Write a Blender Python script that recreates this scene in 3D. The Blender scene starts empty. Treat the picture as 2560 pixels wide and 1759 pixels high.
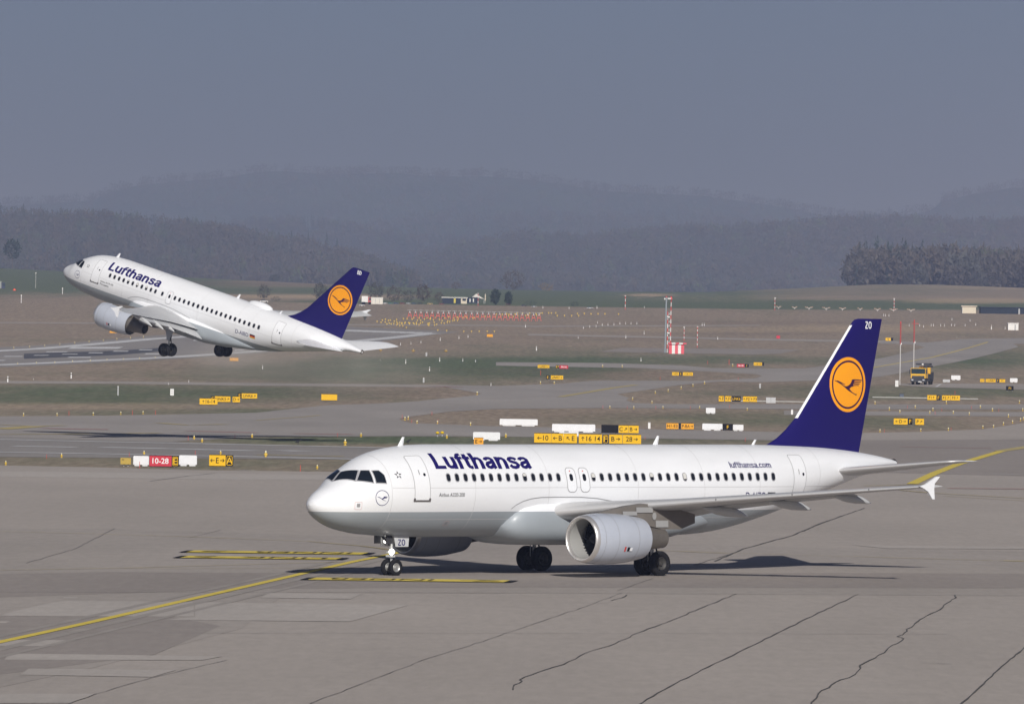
import bpy, bmesh, math, random
import numpy as np
from mathutils import Vector, Matrix
from mathutils.geometry import tessellate_polygon

# ------------------------------------------------------------------ camera, sky, sun, exposure
scene = bpy.context.scene
C = scene.collection
R = math.radians
F, PITCH, ROLL, CAMH = 23578.8, 0.00512, 0.01536, 12.194      # focal length in source pixels (2560 wide)
cam_data = bpy.data.cameras.new('camera')
cam = bpy.data.objects.new('camera', cam_data); C.objects.link(cam)
cam_data.sensor_width = 36.0
cam_data.lens = 36.0 * F / 2560.0
cam_data.clip_start = 5.0
cam_data.clip_end = 60000.0
_cp, _sp, _cr, _sr = math.cos(PITCH), math.sin(PITCH), math.cos(ROLL), math.sin(ROLL)
_fwd = Vector((0, _cp, -_sp)); _up0 = Vector((0, _sp, _cp)); _rt0 = Vector((1, 0, 0))
_right = _rt0 * _cr - _up0 * (-_sr) * 1.0
_right = _rt0 * _cr + _up0 * _sr
_up = -_rt0 * _sr + _up0 * _cr
cam.matrix_world = Matrix(((_right.x, _up.x, -_fwd.x, 0), (_right.y, _up.y, -_fwd.y, 0), (_right.z, _up.z, -_fwd.z, CAMH), (0, 0, 0, 1)))
scene.camera = cam

SUN_EL, SUN_AZ = R(28.0), R(10.0)          # behind the camera, a little to its right
world = bpy.data.worlds.new('World'); scene.world = world; world.use_nodes = True
wn = world.node_tree
bg = wn.nodes.get('Background') or wn.nodes.new('ShaderNodeBackground')
sky = wn.nodes.new('ShaderNodeTexSky')
sky.sky_type = 'NISHITA'; sky.sun_disc = False
sky.sun_elevation = SUN_EL
sky.sun_rotation = math.pi - SUN_AZ
sky.altitude = 430; sky.air_density = 0.36; sky.dust_density = 1.6; sky.ozone_density = 3.0
wn.links.new(sky.outputs['Color'], bg.inputs['Color'])
bg.inputs['Strength'].default_value = 0.05
sun_data = bpy.data.lights.new('sun', 'SUN')
sun_data.energy = 5.0; sun_data.angle = R(0.5); sun_data.color = (1.0, 0.97, 0.935)
sun = bpy.data.objects.new('sun', sun_data); C.objects.link(sun)
_sd = Vector((math.sin(SUN_AZ) * math.cos(SUN_EL), -math.cos(SUN_AZ) * math.cos(SUN_EL), math.sin(SUN_EL)))   # towards the sun
sun.rotation_euler = _sd.to_track_quat('Z', 'Y').to_euler()
sun.location = (40, -60, 90)
vs = scene.view_settings
vs.view_transform = 'Standard'; vs.look = 'None'; vs.gamma = 1.0; vs.use_curve_mapping = False
vs.exposure = -0.24
scene.cycles.use_denoising = True
scene.cycles.max_bounces = 6
scene.cycles.volume_bounces = 1

# ------------------------------------------------------------------ helpers
def lk(o, parent=None):
    C.objects.link(o)
    if parent is not None: o.parent = parent
    return o
def tag(o, label=None, cat=None, group=None, kind=None):
    if label: o['label'] = label
    if cat: o['category'] = cat
    if group: o['group'] = group
    if kind: o['kind'] = kind
    return o
def empty(name, loc=(0, 0, 0), rz=0.0):
    o = bpy.data.objects.new(name, None); o.location = loc; o.rotation_euler = (0, 0, rz); o.empty_display_size = 0.3
    return lk(o)
def copy_tree(o, parent=None):
    c = o.copy(); lk(c, None)
    if parent is not None: c.parent = parent
    for ch in list(o.children): copy_tree(ch, c)
    return c

class MB:
    """collects vertices and faces of one mesh"""
    def __init__(s): s.v = []; s.f = []; s.m = []
    def add(s, vs_, fs, mi=0):
        b = len(s.v); s.v.extend([tuple(map(float, p)) for p in vs_])
        for f in fs: s.f.append(tuple(i + b for i in f)); s.m.append(mi)
        return s
    def box(s, x0, x1, y0, y1, z0, z1, mi=0):
        v = [(x, y, z) for z in (z0, z1) for y in (y0, y1) for x in (x0, x1)]
        return s.add(v, [(0, 2, 3, 1), (4, 5, 7, 6), (0, 1, 5, 4), (2, 6, 7, 3), (0, 4, 6, 2), (1, 3, 7, 5)], mi)
    def tube(s, pts, r, n=8, mi=0, cap=True):
        pts = [Vector(p) for p in pts]; rs = r if isinstance(r, (list, tuple)) else [r] * len(pts)
        vv = []; ff = []
        for i, p in enumerate(pts):
            d = (pts[min(i + 1, len(pts) - 1)] - pts[max(i - 1, 0)]).normalized()
            a = d.cross(Vector((0, 0, 1)) if abs(d.z) < .9 else Vector((1, 0, 0))).normalized(); b = d.cross(a)
            for k in range(n):
                t = 2 * math.pi * k / n; vv.append(p + (a * math.cos(t) + b * math.sin(t)) * rs[i])
        for i in range(len(pts) - 1):
            for k in range(n):
                ff.append((i * n + k, i * n + (k + 1) % n, (i + 1) * n + (k + 1) % n, (i + 1) * n + k))
        if cap:
            ff.append(tuple(range(n))[::-1]); ff.append(tuple((len(pts) - 1) * n + k for k in range(n)))
        return s.add(vv, ff, mi)
    def lathe(s, prof, o=(0, 0, 0), axis='X', n=32, mi=0, closed=False):
        """prof: (along axis, radius) pairs"""
        vv = []; ff = []
        for a, r in prof:
            for k in range(n):
                t = 2 * math.pi * k / n; c, q = r * math.cos(t), r * math.sin(t)
                p = (a, c, q) if axis == 'X' else ((c, a, q) if axis == 'Y' else (c, q, a))
                vv.append((p[0] + o[0], p[1] + o[1], p[2] + o[2]))
        m = len(prof)
        for i in range(m if closed else m - 1):
            j = (i + 1) % m
            for k in range(n): ff.append((i * n + k, i * n + (k + 1) % n, j * n + (k + 1) % n, j * n + k))
        return s.add(vv, ff, mi)
    def loft(s, rings, mi=0, cap=True):
        n = len(rings[0]); vv = [p for r in rings for p in r]; ff = []
        for i in range(len(rings) - 1):
            for k in range(n): ff.append((i * n + k, i * n + (k + 1) % n, (i + 1) * n + (k + 1) % n, (i + 1) * n + k))
        if cap: ff.append(tuple(range(n))[::-1]); ff.append(tuple((len(rings) - 1) * n + k for k in range(n)))
        return s.add(vv, ff, mi)
    def poly(s, pts, mi=0):
        t = tessellate_polygon([[Vector(p) for p in pts]])
        return s.add(pts, [tuple(f) for f in t], mi)
    def mesh(s, name, mats, smooth=False, recalc=True, sharp=None):
        me = bpy.data.meshes.new(name)
        me.from_pydata(s.v, [], s.f)
        for m in (mats if isinstance(mats, (list, tuple)) else [mats]): me.materials.append(m)
        me.polygons.foreach_set('material_index', s.m)
        if recalc:
            bm = bmesh.new(); bm.from_mesh(me); bmesh.ops.recalc_face_normals(bm, faces=bm.faces); bm.to_mesh(me); bm.free()
        if smooth:
            me.polygons.foreach_set('use_smooth', [True] * len(me.polygons))
            if sharp: me.set_sharp_from_angle(angle=R(sharp))
        me.update()
        return me
    def obj(s, name, mats, parent=None, smooth=False, loc=(0, 0, 0), recalc=True, sharp=None):
        o = bpy.data.objects.new(name, s.mesh(name, mats, smooth, recalc, sharp)); o.location = loc
        return lk(o, parent)

_mats = {}
def mat(name, col, rough=.5, metal=0.0, var=0.0, scale=3.0, stretch=(1, 1, 1), emit=0.0, coat=0.0, spec=.5, bump=0.0):
    """principled material; var = strength of a procedural value variation"""
    if name in _mats: return _mats[name]
    m = bpy.data.materials.new(name); m.use_nodes = True; nt = m.node_tree; b = nt.nodes['Principled BSDF']
    b.inputs['Roughness'].default_value = rough; b.inputs['Metallic'].default_value = metal
    b.inputs['Specular IOR Level'].default_value = spec; b.inputs['Coat Weight'].default_value = coat
    b.inputs['Base Color'].default_value = (*col, 1)
    if emit: b.inputs['Emission Color'].default_value = (*col, 1); b.inputs['Emission Strength'].default_value = emit
    if var:
        tc = nt.nodes.new('ShaderNodeTexCoord'); mp = nt.nodes.new('ShaderNodeMapping'); mp.inputs['Scale'].default_value = stretch
        nz = nt.nodes.new('ShaderNodeTexNoise'); nz.inputs['Scale'].default_value = scale; nz.inputs['Detail'].default_value = 5; nz.inputs['Roughness'].default_value = .6
        mr = nt.nodes.new('ShaderNodeMapRange'); mr.inputs['To Min'].default_value = 1 - var; mr.inputs['To Max'].default_value = 1 + var
        mr.inputs['From Min'].default_value = .25; mr.inputs['From Max'].default_value = .75
        vm = nt.nodes.new('ShaderNodeVectorMath'); vm.operation = 'SCALE'; vm.inputs[0].default_value = col
        nt.links.new(tc.outputs['Object'], mp.inputs[0]); nt.links.new(mp.outputs[0], nz.inputs['Vector'])
        nt.links.new(nz.outputs['Fac'], mr.inputs['Value']); nt.links.new(mr.outputs[0], vm.inputs['Scale'])
        nt.links.new(vm.outputs[0], b.inputs['Base Color'])
        if bump:
            bp = nt.nodes.new('ShaderNodeBump'); bp.inputs['Strength'].default_value = bump
            nt.links.new(nz.outputs['Fac'], bp.inputs['Height']); nt.links.new(bp.outputs[0], b.inputs['Normal'])
    _mats[name] = m
    return m

# text as a mesh: cached triangles in a unit box (cap height 1)
_txt = {}
def text_tris(body, bold=0.0, shear=0.0, space=1.0):
    k = (body, bold, shear, space)
    if k in _txt: return _txt[k]
    cu = bpy.data.curves.new('lettering_curve', 'FONT'); cu.body = body; cu.offset = bold; cu.shear = shear; cu.space_character = space; cu.resolution_u = 4
    o = bpy.data.objects.new('lettering_curve', cu); C.objects.link(o)
    dg = bpy.context.evaluated_depsgraph_get(); me = bpy.data.meshes.new_from_object(o.evaluated_get(dg))
    v = np.array([p.co[:2] for p in me.vertices]) if len(me.vertices) else np.zeros((0, 2))
    f = [tuple(p.vertices) for p in me.polygons]
    bpy.data.objects.remove(o); bpy.data.curves.remove(cu); bpy.data.meshes.remove(me)
    _txt[k] = (v, f); return _txt[k]
def text_box(body, x0, x1, y0, y1, **kw):
    """triangles of a word scaled to fill the given box"""
    v, f = text_tris(body, **kw)
    lo, hi = v.min(0), v.max(0)
    q = (v - lo) / (hi - lo)
    return np.c_[x0 + q[:, 0] * (x1 - x0), y0 + q[:, 1] * (y1 - y0)], f
ARROWS = {}
def _arrow():
    p = [(-.5, 0), (-.12, .36), (-.04, .26), (-.26, .065), (.5, .065), (.5, -.065), (-.26, -.065), (-.04, -.26), (-.12, -.36)]
    for ch, a in (('<', 0), ('>', 180), ('^', -90), ('/', -135), ('\\', -45)):
        c, s = math.cos(R(a)), math.sin(R(a)); ARROWS[ch] = [(x * c - y * s, x * s + y * c) for x, y in p]
_arrow()

# ------------------------------------------------------------------ the lie of the land
ZP_Y = [-3000.0, 1000.0] + [1000.0 + 100 * i for i in range(1, 19)] + [5000.0, 5600.0, 40000.0]
ZP_Z = [0.0, 0.0] + [3.5e-6 * (100 * i) ** 2 for i in range(1, 19)] + [20.0, 21.0, 21.0]
def zprof(Y): return float(np.interp(Y, ZP_Y, ZP_Z))
def ray(px, py):
    a, b = px - 1280.0, py - 879.5
    x = a * _cr + b * _sr; y = -a * _sr + b * _cr
    v = (x / F, 1.0, -y / F)
    return (v[0], _cp * v[1] + _sp * v[2], -_sp * v[1] + _cp * v[2])
def P(px, py, off=0.0):
    """the place on the ground seen at this point of the photograph (2560 wide)"""
    d = ray(px, py); m = d[2] / d[1]; ys = [100.0] + ZP_Y[1:]
    g0 = CAMH + ys[0] * m - zprof(ys[0])
    for i in range(1, len(ys)):
        g1 = CAMH + ys[i] * m - zprof(ys[i])
        if g1 <= 0:
            Y = ys[i - 1] + (ys[i] - ys[i - 1]) * g0 / (g0 - g1)
            return Vector((d[0] / d[1] * Y, Y, zprof(Y) + off))
        g0 = g1
    Y = 4900.0
    return Vector((d[0] / d[1] * Y, Y, zprof(Y) + off))
def at(px, py, Y):
    d = ray(px, py); return Vector((d[0] / d[1] * Y, Y, CAMH + d[2] / d[1] * Y))
def mpp(Y): return Y / F         # metres per source pixel at a distance
def cut_flat(polys, off):
    """2D polygons (world x, y) -> verts, faces draped over the profile"""
    bm = bmesh.new()
    for pts in polys:
        vs_ = [bm.verts.new((p[0], p[1], 0)) for p in pts]
        t = tessellate_polygon([[Vector((p[0], p[1], 0)) for p in pts]])
        for f in t:
            try: bm.faces.new([vs_[i] for i in f])
            except ValueError: pass
    ys = [v.co.y for v in bm.verts]
    for Y in ZP_Y:
        if min(ys) < Y < max(ys):
            bmesh.ops.bisect_plane(bm, geom=bm.verts[:] + bm.edges[:] + bm.faces[:], plane_co=(0, Y, 0), plane_no=(0, 1, 0), dist=1e-4)
    for v in bm.verts: v.co.z = zprof(v.co.y) + off
    for f in bm.faces:
        f.normal_update()
        if f.normal.z < 0: f.normal_flip()
    return bm
_nsheet = [0]
def sheet(name, polys_px, m, off, parent=None, kind='structure', world_pts=False):
    _nsheet[0] += 1; off += _nsheet[0]*5e-5      # no two sheets ever share a plane
    polys = polys_px if world_pts else [[P(*q).xy for q in poly] for poly in polys_px]
    bm = cut_flat(polys, off); me = bpy.data.meshes.new(name); bm.to_mesh(me); bm.free(); me.materials.append(m)
    o = lk(bpy.data.objects.new(name, me), parent)
    if kind and parent is None: o['kind'] = kind
    return o
def ribbon(pts, w):
    """quads along a world polyline (2D) of width w (number or list)"""
    pts = [Vector((p[0], p[1])) for p in pts]; ws = w if isinstance(w, list) else [w] * len(pts); L = []
    for i, p in enumerate(pts):
        d = (pts[min(i + 1, len(pts) - 1)] - pts[max(i - 1, 0)]).normalized(); n = Vector((-d.y, d.x)) * ws[i] / 2
        L.append((p + n, p - n))
    return [[L[i][0], L[i][1], L[i + 1][1], L[i + 1][0]] for i in range(len(L) - 1)]
def line(name, px_pts, w, m, off, kind='structure', parent=None):
    return sheet(name, ribbon([P(*q).xy for q in px_pts], w), m, off, parent, kind, True)

# ------------------------------------------------------------------ the two airliners
ZC = 3.79                                   # height of the body axis above the ground
ST = [(0.0,-.62,-.62,.0),(.06,-.46,-.80,.22),(.15,-.36,-.92,.36),(.3,-.22,-1.07,.53),(.6,-.0,-1.28,.77),(1.0,.21,-1.48,1.01),(1.4,.45,-1.63,1.22),(1.82,.82,-1.74,1.41),(2.1,.97,-1.79,1.50),(2.5,1.18,-1.86,1.61),(3.0,1.44,-1.92,1.72),(3.5,1.64,-1.95,1.80),(4.0,1.78,-1.99,1.86),(5.0,1.95,-2.04,1.935),(6.0,2.04,-2.06,1.965),(7.0,2.07,-2.07,1.975),(8,2.07,-2.07,1.975),
      (23.0,2.07,-2.07,1.975),(24.5,2.07,-1.99,1.965),(26,2.07,-1.78,1.92),(28,2.06,-1.35,1.81),(30,2.03,-.83,1.62),(32,1.96,-.27,1.36),(34,1.82,.30,1.02),(35.5,1.66,.69,.72),(36.7,1.49,.95,.46),(37.4,1.36,1.06,.26),(37.57,1.32,1.09,.20)]
def pchip(xs, ys):
    xs = np.array(xs, float); ys = np.array(ys, float); h = np.diff(xs); d = np.diff(ys) / h; m = np.zeros(len(xs))
    for i in range(1, len(xs) - 1):
        if d[i-1] * d[i] > 0:
            w1 = 2*h[i] + h[i-1]; w2 = h[i] + 2*h[i-1]; m[i] = (w1 + w2) / (w1 / d[i-1] + w2 / d[i])
    m[0] = d[0]; m[-1] = d[-1]
    def g(x):
        x = min(max(x, xs[0]), xs[-1]); i = min(max(int(np.searchsorted(xs, x, side='right')) - 1, 0), len(xs) - 2)
        t = (x - xs[i]) / h[i]
        return float((2*t**3-3*t**2+1)*ys[i] + (t**3-2*t*t+t)*h[i]*m[i] + (-2*t**3+3*t*t)*ys[i+1] + (t**3-t*t)*h[i]*m[i+1])
    return g
class Body:
    def __init__(s, cut):
        st = [r if r[0] <= 8 else (r[0] - cut,) + tuple(r[1:]) for r in ST]
        xs = [r[0] for r in st]; s.L = xs[-1]
        s.top, s.bot, s.hw = [pchip(xs, [r[i] for r in st]) for i in (1, 2, 3)]
    def sec(s, x):
        a, b = s.top(x), s.bot(x); return (a + b) / 2, max((a - b) / 2, 1e-4), max(s.hw(x), 1e-4)
    def pt(s, x, th):
        c, hh, hw = s.sec(x); return Vector((x, -hw * math.cos(th), c + hh * math.sin(th)))
    def on(s, x, th, off):
        p = s.pt(x, th); e = .02
        a = s.pt(min(x + e, s.L), th) - s.pt(max(x - e, 0), th); b = s.pt(x, th + e) - s.pt(x, th - e)
        n = a.cross(b)
        if n.length < 1e-12: return p
        n.normalize(); q = Vector((0, p.y, p.z - s.sec(x)[0]))
        if n.dot(q) < 0: n = -n
        return p + n * off
    def th_z(s, x, z):
        c, hh, hw = s.sec(x); return math.asin(max(-1, min(1, (z - c) / hh)))
    def snap(s, p, off):                      # p = (x, u towards port, z)
        c, hh, hw = s.sec(p[0]); return s.on(p[0], math.atan2((p[2] - c) / hh, p[1] / hw), off)

def M_air():
    if 'paint' in _mats: return
    m = bpy.data.materials.new('fuselage_paint'); m.use_nodes = True; nt = m.node_tree; b = nt.nodes['Principled BSDF']
    tc = nt.nodes.new('ShaderNodeTexCoord'); sp = nt.nodes.new('ShaderNodeSeparateXYZ'); nt.links.new(tc.outputs['Object'], sp.inputs[0])
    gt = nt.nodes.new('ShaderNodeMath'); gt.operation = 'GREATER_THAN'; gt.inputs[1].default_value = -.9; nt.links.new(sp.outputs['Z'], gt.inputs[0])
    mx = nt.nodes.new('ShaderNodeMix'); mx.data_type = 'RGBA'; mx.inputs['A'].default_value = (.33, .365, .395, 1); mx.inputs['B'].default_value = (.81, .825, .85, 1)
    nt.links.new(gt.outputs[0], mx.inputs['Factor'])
    nz = nt.nodes.new('ShaderNodeTexNoise'); nz.inputs['Scale'].default_value = 1.2; nz.inputs['Detail'].default_value = 6
    mp = nt.nodes.new('ShaderNodeMapping'); mp.inputs['Scale'].default_value = (.25, 1, 1.6); nt.links.new(tc.outputs['Object'], mp.inputs[0]); nt.links.new(mp.outputs[0], nz.inputs['Vector'])
    mr = nt.nodes.new('ShaderNodeMapRange'); mr.inputs['From Min'].default_value = .3; mr.inputs['From Max'].default_value = .7; mr.inputs['To Min'].default_value = .93; mr.inputs['To Max'].default_value = 1.0
    nt.links.new(nz.outputs['Fac'], mr.inputs['Value'])
    vm = nt.nodes.new('ShaderNodeVectorMath'); vm.operation = 'SCALE'; nt.links.new(mx.outputs['Result'], vm.inputs[0]); nt.links.new(mr.outputs[0], vm.inputs['Scale'])
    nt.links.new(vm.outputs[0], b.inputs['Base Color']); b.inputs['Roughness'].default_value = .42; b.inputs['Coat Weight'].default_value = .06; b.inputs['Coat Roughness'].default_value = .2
    _mats['paint'] = m
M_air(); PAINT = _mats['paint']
WHITE = mat('white_gloss_paint', (.81, .825, .85), .4, coat=.1)
BLUE = mat('deep_blue_paint', (.012, .008, .105), .36, spec=.18)
INK = mat('deep_blue_lettering', (.012, .008, .11), .5, spec=.12)
YEL = mat('emblem_yellow', (.93, .36, .008), .4)
MAROON = mat('emblem_dark', (.04, .010, .05), .5, spec=.15)
WINGP = mat('wing_grey_paint', (.50, .51, .52), .38, var=.08, scale=1.5, stretch=(.4, 1, 1))
SLATM = mat('slat_metal', (.66, .66, .66), .34, .35)
NACP = mat('nacelle_grey_paint', (.43, .46, .525), .3, coat=.3, var=.05, scale=1.0)
LIPM = mat('polished_lip_metal', (.74, .72, .70), .38, .75)
DUCT = mat('inlet_duct_paint', (.33, .33, .32), .45)
FANM = mat('dark_fan_blade', (.022, .022, .026), .8, .1, spec=.15)
HOTM = mat('hot_section_metal', (.17, .155, .14), .5, .45, var=.12, scale=4)
PYLM = mat('pylon_brown_grey', (.15, .135, .12), .5, var=.1, scale=2)
TYRE = mat('tyre_rubber', (.014, .014, .016), .9, var=.2, scale=6, spec=.15)
RIM = mat('wheel_rim_alloy', (.45, .45, .44), .4, .6)
RIMD = mat('brake_dust_rim', (.05, .048, .045), .6, .2)
STRUT = mat('gear_strut_paint', (.55, .56, .56), .4)
GEARD = mat('dark_gear_metal', (.05, .05, .055), .7, .1, spec=.2)
GLASSD = mat('dark_cabin_glass', (.012, .014, .02), .08, spec=.6)
GLASSW = mat('cockpit_glass', (.008, .012, .018), .05, spec=.8)
FRAMEM = mat('window_frame_grey', (.36, .36, .38), .4)
BLIND = mat('cream_window_blind', (.62, .61, .58), .6)
SEAM = mat('panel_seam_grey', (.27, .27, .28), .6)
SEAMD = mat('door_edge_grey', (.36, .36, .37), .6)
SILLM = mat('door_sill_metal', (.14, .13, .13), .5, .3)
REDM = mat('warning_red', (.55, .05, .04), .5)
GOLD = mat('flag_gold', (.75, .45, .02), .5)
BLACKP = mat('black_print', (.012, .012, .015), .7, spec=.1)

def naca(n=18, t=.12, camber=.015):
    """closed loop: trailing edge, over the top to the nose, back underneath; unit chord"""
    xs = [(1 - math.cos(math.pi * i / n)) / 2 for i in range(n + 1)]
    def th(x): return 5 * t * (.2969 * math.sqrt(x) - .126 * x - .3516 * x * x + .2843 * x ** 3 - .1030 * x ** 4)
    def cl(x): return camber * 4 * x * (1 - x)
    return [(x, cl(x) + th(x)) for x in reversed(xs)] + [(x, cl(x) - th(x)) for x in xs[1:-1]]
def foil_loft(stations, sgn, n=18, camber=.015):
    rings = []
    for u, xl, ch, z, tc, tw in stations:
        c, s = math.cos(R(tw)), math.sin(R(tw))
        rings.append([(xl + (a * c + b * s) * ch, -sgn * u, z + (-a * s + b * c) * ch) for a, b in naca(n, tc, camber)])
    return rings

CRANE = [(605,258),(615,282),(720,335),(820,400),(930,485),(1040,585),(1130,645),(1230,705),(1355,775),(1380,725),(1330,728),(1230,675),(1160,610),(1112,545),(1170,490),(1270,450),(1350,440),(1425,450),(1442,425),(1350,415),(1240,422),(1240,390),(1460,392),(1478,366),(1255,348),(1262,325),(1500,335),(1518,310),(1280,290),(1290,262),(1535,280),(1548,252),(1400,232),(1280,225),(1195,235),(1170,320),(1130,390),(1065,445),(985,468),(925,445),(830,370),(790,345),(945,418),(965,408),(840,335),(700,268),(685,285)]
CRANE = [((x - 1065) / 612, (408 - y) / 927) for x, y in CRANE]

def disc(r, n=40): return [(r * math.cos(2*math.pi*k/n), r * math.sin(2*math.pi*k/n)) for k in range(n)]
def tri2(polys):
    """2D polygons -> (verts, tris)"""
    v = []; f = []
    for p in polys:
        b = len(v); v += p; f += [tuple(i + b for i in t) for t in tessellate_polygon([[Vector((x, y, 0)) for x, y in p]])]
    return v, f
def ring2(r0, r1, n=40):
    a, b = disc(r0, n), disc(r1, n)
    return a + b, [(k, (k+1) % n, n + (k+1) % n, n + k) for k in range(n)]
def dice(v, f, step, axis=1):
    """cut 2D triangles along parallel lines so that they can follow a curved skin"""
    bm = bmesh.new(); vs_ = [bm.verts.new((x, y, 0)) for x, y in v]
    for t in f:
        try: bm.faces.new([vs_[i] for i in t])
        except ValueError: pass
    for ax in ((axis,) if axis in (0, 1) else (0, 1)):
        lo = min(p.co[ax] for p in bm.verts); hi = max(p.co[ax] for p in bm.verts)
        k = math.floor(lo / step) + 1
        while k * step < hi:
            co = [0, 0, 0]; co[ax] = k * step; no = [0, 0, 0]; no[ax] = 1
            bmesh.ops.bisect_plane(bm, geom=bm.verts[:] + bm.edges[:] + bm.faces[:], plane_co=co, plane_no=no, dist=1e-6); k += 1
    bm.verts.index_update()
    o = [tuple(p.co[:2]) for p in bm.verts], [tuple(q.index for q in g.verts) for g in bm.faces]
    bm.free(); return o
def rrect(cx, cy, w, h, r, n=5):
    p = []
    for sx, sy, a0 in ((1, 1, 0), (-1, 1, 90), (-1, -1, 180), (1, -1, 270)):
        for k in range(n + 1):
            a = R(a0 + 90 * k / n); p.append((cx + sx * (w/2 - r) + r * math.cos(a), cy + sy * (h/2 - r) + r * math.sin(a)))
    return p

# a bold grotesque drawn stroke by stroke: cap height 1, x height .73
ARCH = [(.12,.42),(.17,.56),(.28,.635),(.40,.62),(.48,.53),(.50,.40),(.50,0)]
STROKES = {'L': (.62, [[(.10,1),(.10,0)], [(.2,.09),(.58,.09)]]), 'l': (.24, [[(.10,1),(.10,0)]]), 'u': (.66, [[(.10,.73),(.10,.31),(.13,.18),(.22,.10),(.33,.10),(.43,.16),(.49,.28)], [(.50,.73),(.50,0)]]),
 'f': (.41, [[(.14,0),(.14,.72),(.17,.84),(.26,.90),(.37,.90)], [(-.02,.655),(.36,.655)]]), 't': (.42, [[(.15,.93),(.15,.22),(.19,.12),(.28,.085),(.37,.085)], [(-.01,.655),(.37,.655)]]),
 'h': (.66, [[(.10,1),(.10,0)], ARCH]), 'n': (.66, [[(.10,.73),(.10,0)], ARCH]), 'a': (.64, [[(.08,.51),(.13,.60),(.25,.645),(.38,.63),(.46,.54),(.47,.12),(.52,.02)], [(.46,.40),(.30,.37),(.15,.32),(.09,.21),(.13,.11),(.24,.075),(.36,.12),(.46,.24)]]),
 's': (.60, [[(.49,.53),(.42,.61),(.29,.65),(.16,.62),(.09,.53),(.14,.44),(.28,.385),(.42,.33),(.49,.22),(.43,.11),(.29,.07),(.15,.10),(.06,.21)]]), '.': (.24, [[(.10,.18),(.10,0)]]),
 'c': (.60, [[(.50,.50),(.42,.61),(.29,.645),(.16,.59),(.09,.45),(.09,.28),(.16,.13),(.29,.08),(.42,.12),(.50,.23)]]), 'o': (.64, [[(.29,.645),(.16,.59),(.09,.45),(.09,.28),(.16,.13),(.29,.08),(.42,.13),(.49,.28),(.49,.45),(.42,.59),(.29,.645)]]),
 'Z': (.62, [[(.02,.91),(.50,.91)],[(.47,.83),(.06,.17)],[(.01,.09),(.52,.09)]]), 'O': (.74, [[(.34,.92),(.19,.86),(.10,.68),(.10,.32),(.19,.14),(.34,.08),(.49,.14),(.58,.32),(.58,.68),(.49,.86),(.34,.92)]]), 'D': (.70, [[(.10,1),(.10,0)],[(.2,.91),(.36,.89),(.50,.76),(.53,.5),(.50,.24),(.36,.11),(.2,.09)]]), 'B': (.66, [[(.10,1),(.10,0)],[(.2,.91),(.38,.90),(.47,.81),(.47,.65),(.36,.54),(.2,.53)],[(.40,.50),(.52,.42),(.53,.2),(.42,.10),(.2,.09)]]),
 'm': (1.0, [[(.10,.73),(.10,0)], [(.12,.42),(.17,.56),(.26,.63),(.36,.62),(.44,.53),(.45,.40),(.45,0)], [(.46,.42),(.52,.56),(.61,.63),(.71,.62),(.79,.53),(.80,.40),(.80,0)]])}
def grotesque(word, w):
    out = []; x = 0.0
    for ch in word:
        adv, ss = STROKES[ch]
        for s_ in ss:
            q = [Vector((x + a, b)) for a, b in s_]; L = []; closed = (q[0] - q[-1]).length < 1e-6
            for i, p in enumerate(q):
                a = (q[i] - (q[i-1] if i else (q[-2] if closed else q[i]))); b = ((q[i+1] if i < len(q)-1 else (q[1] if closed else q[i])) - q[i])
                d = (a.normalized() if a.length else b.normalized()) + (b.normalized() if b.length else a.normalized()); d.normalize(); n = Vector((-d.y, d.x)); hor = abs(n.y); ww = w*(1 - .14*hor)/2
                L.append((p + n*ww, p - n*ww))
            v = [tuple(t) for pr in L for t in pr]; out.append((v, [(2*i, 2*i+1, 2*i+3, 2*i+2) for i in range(len(L)-1)]))
        x += adv
    return out, x
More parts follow.
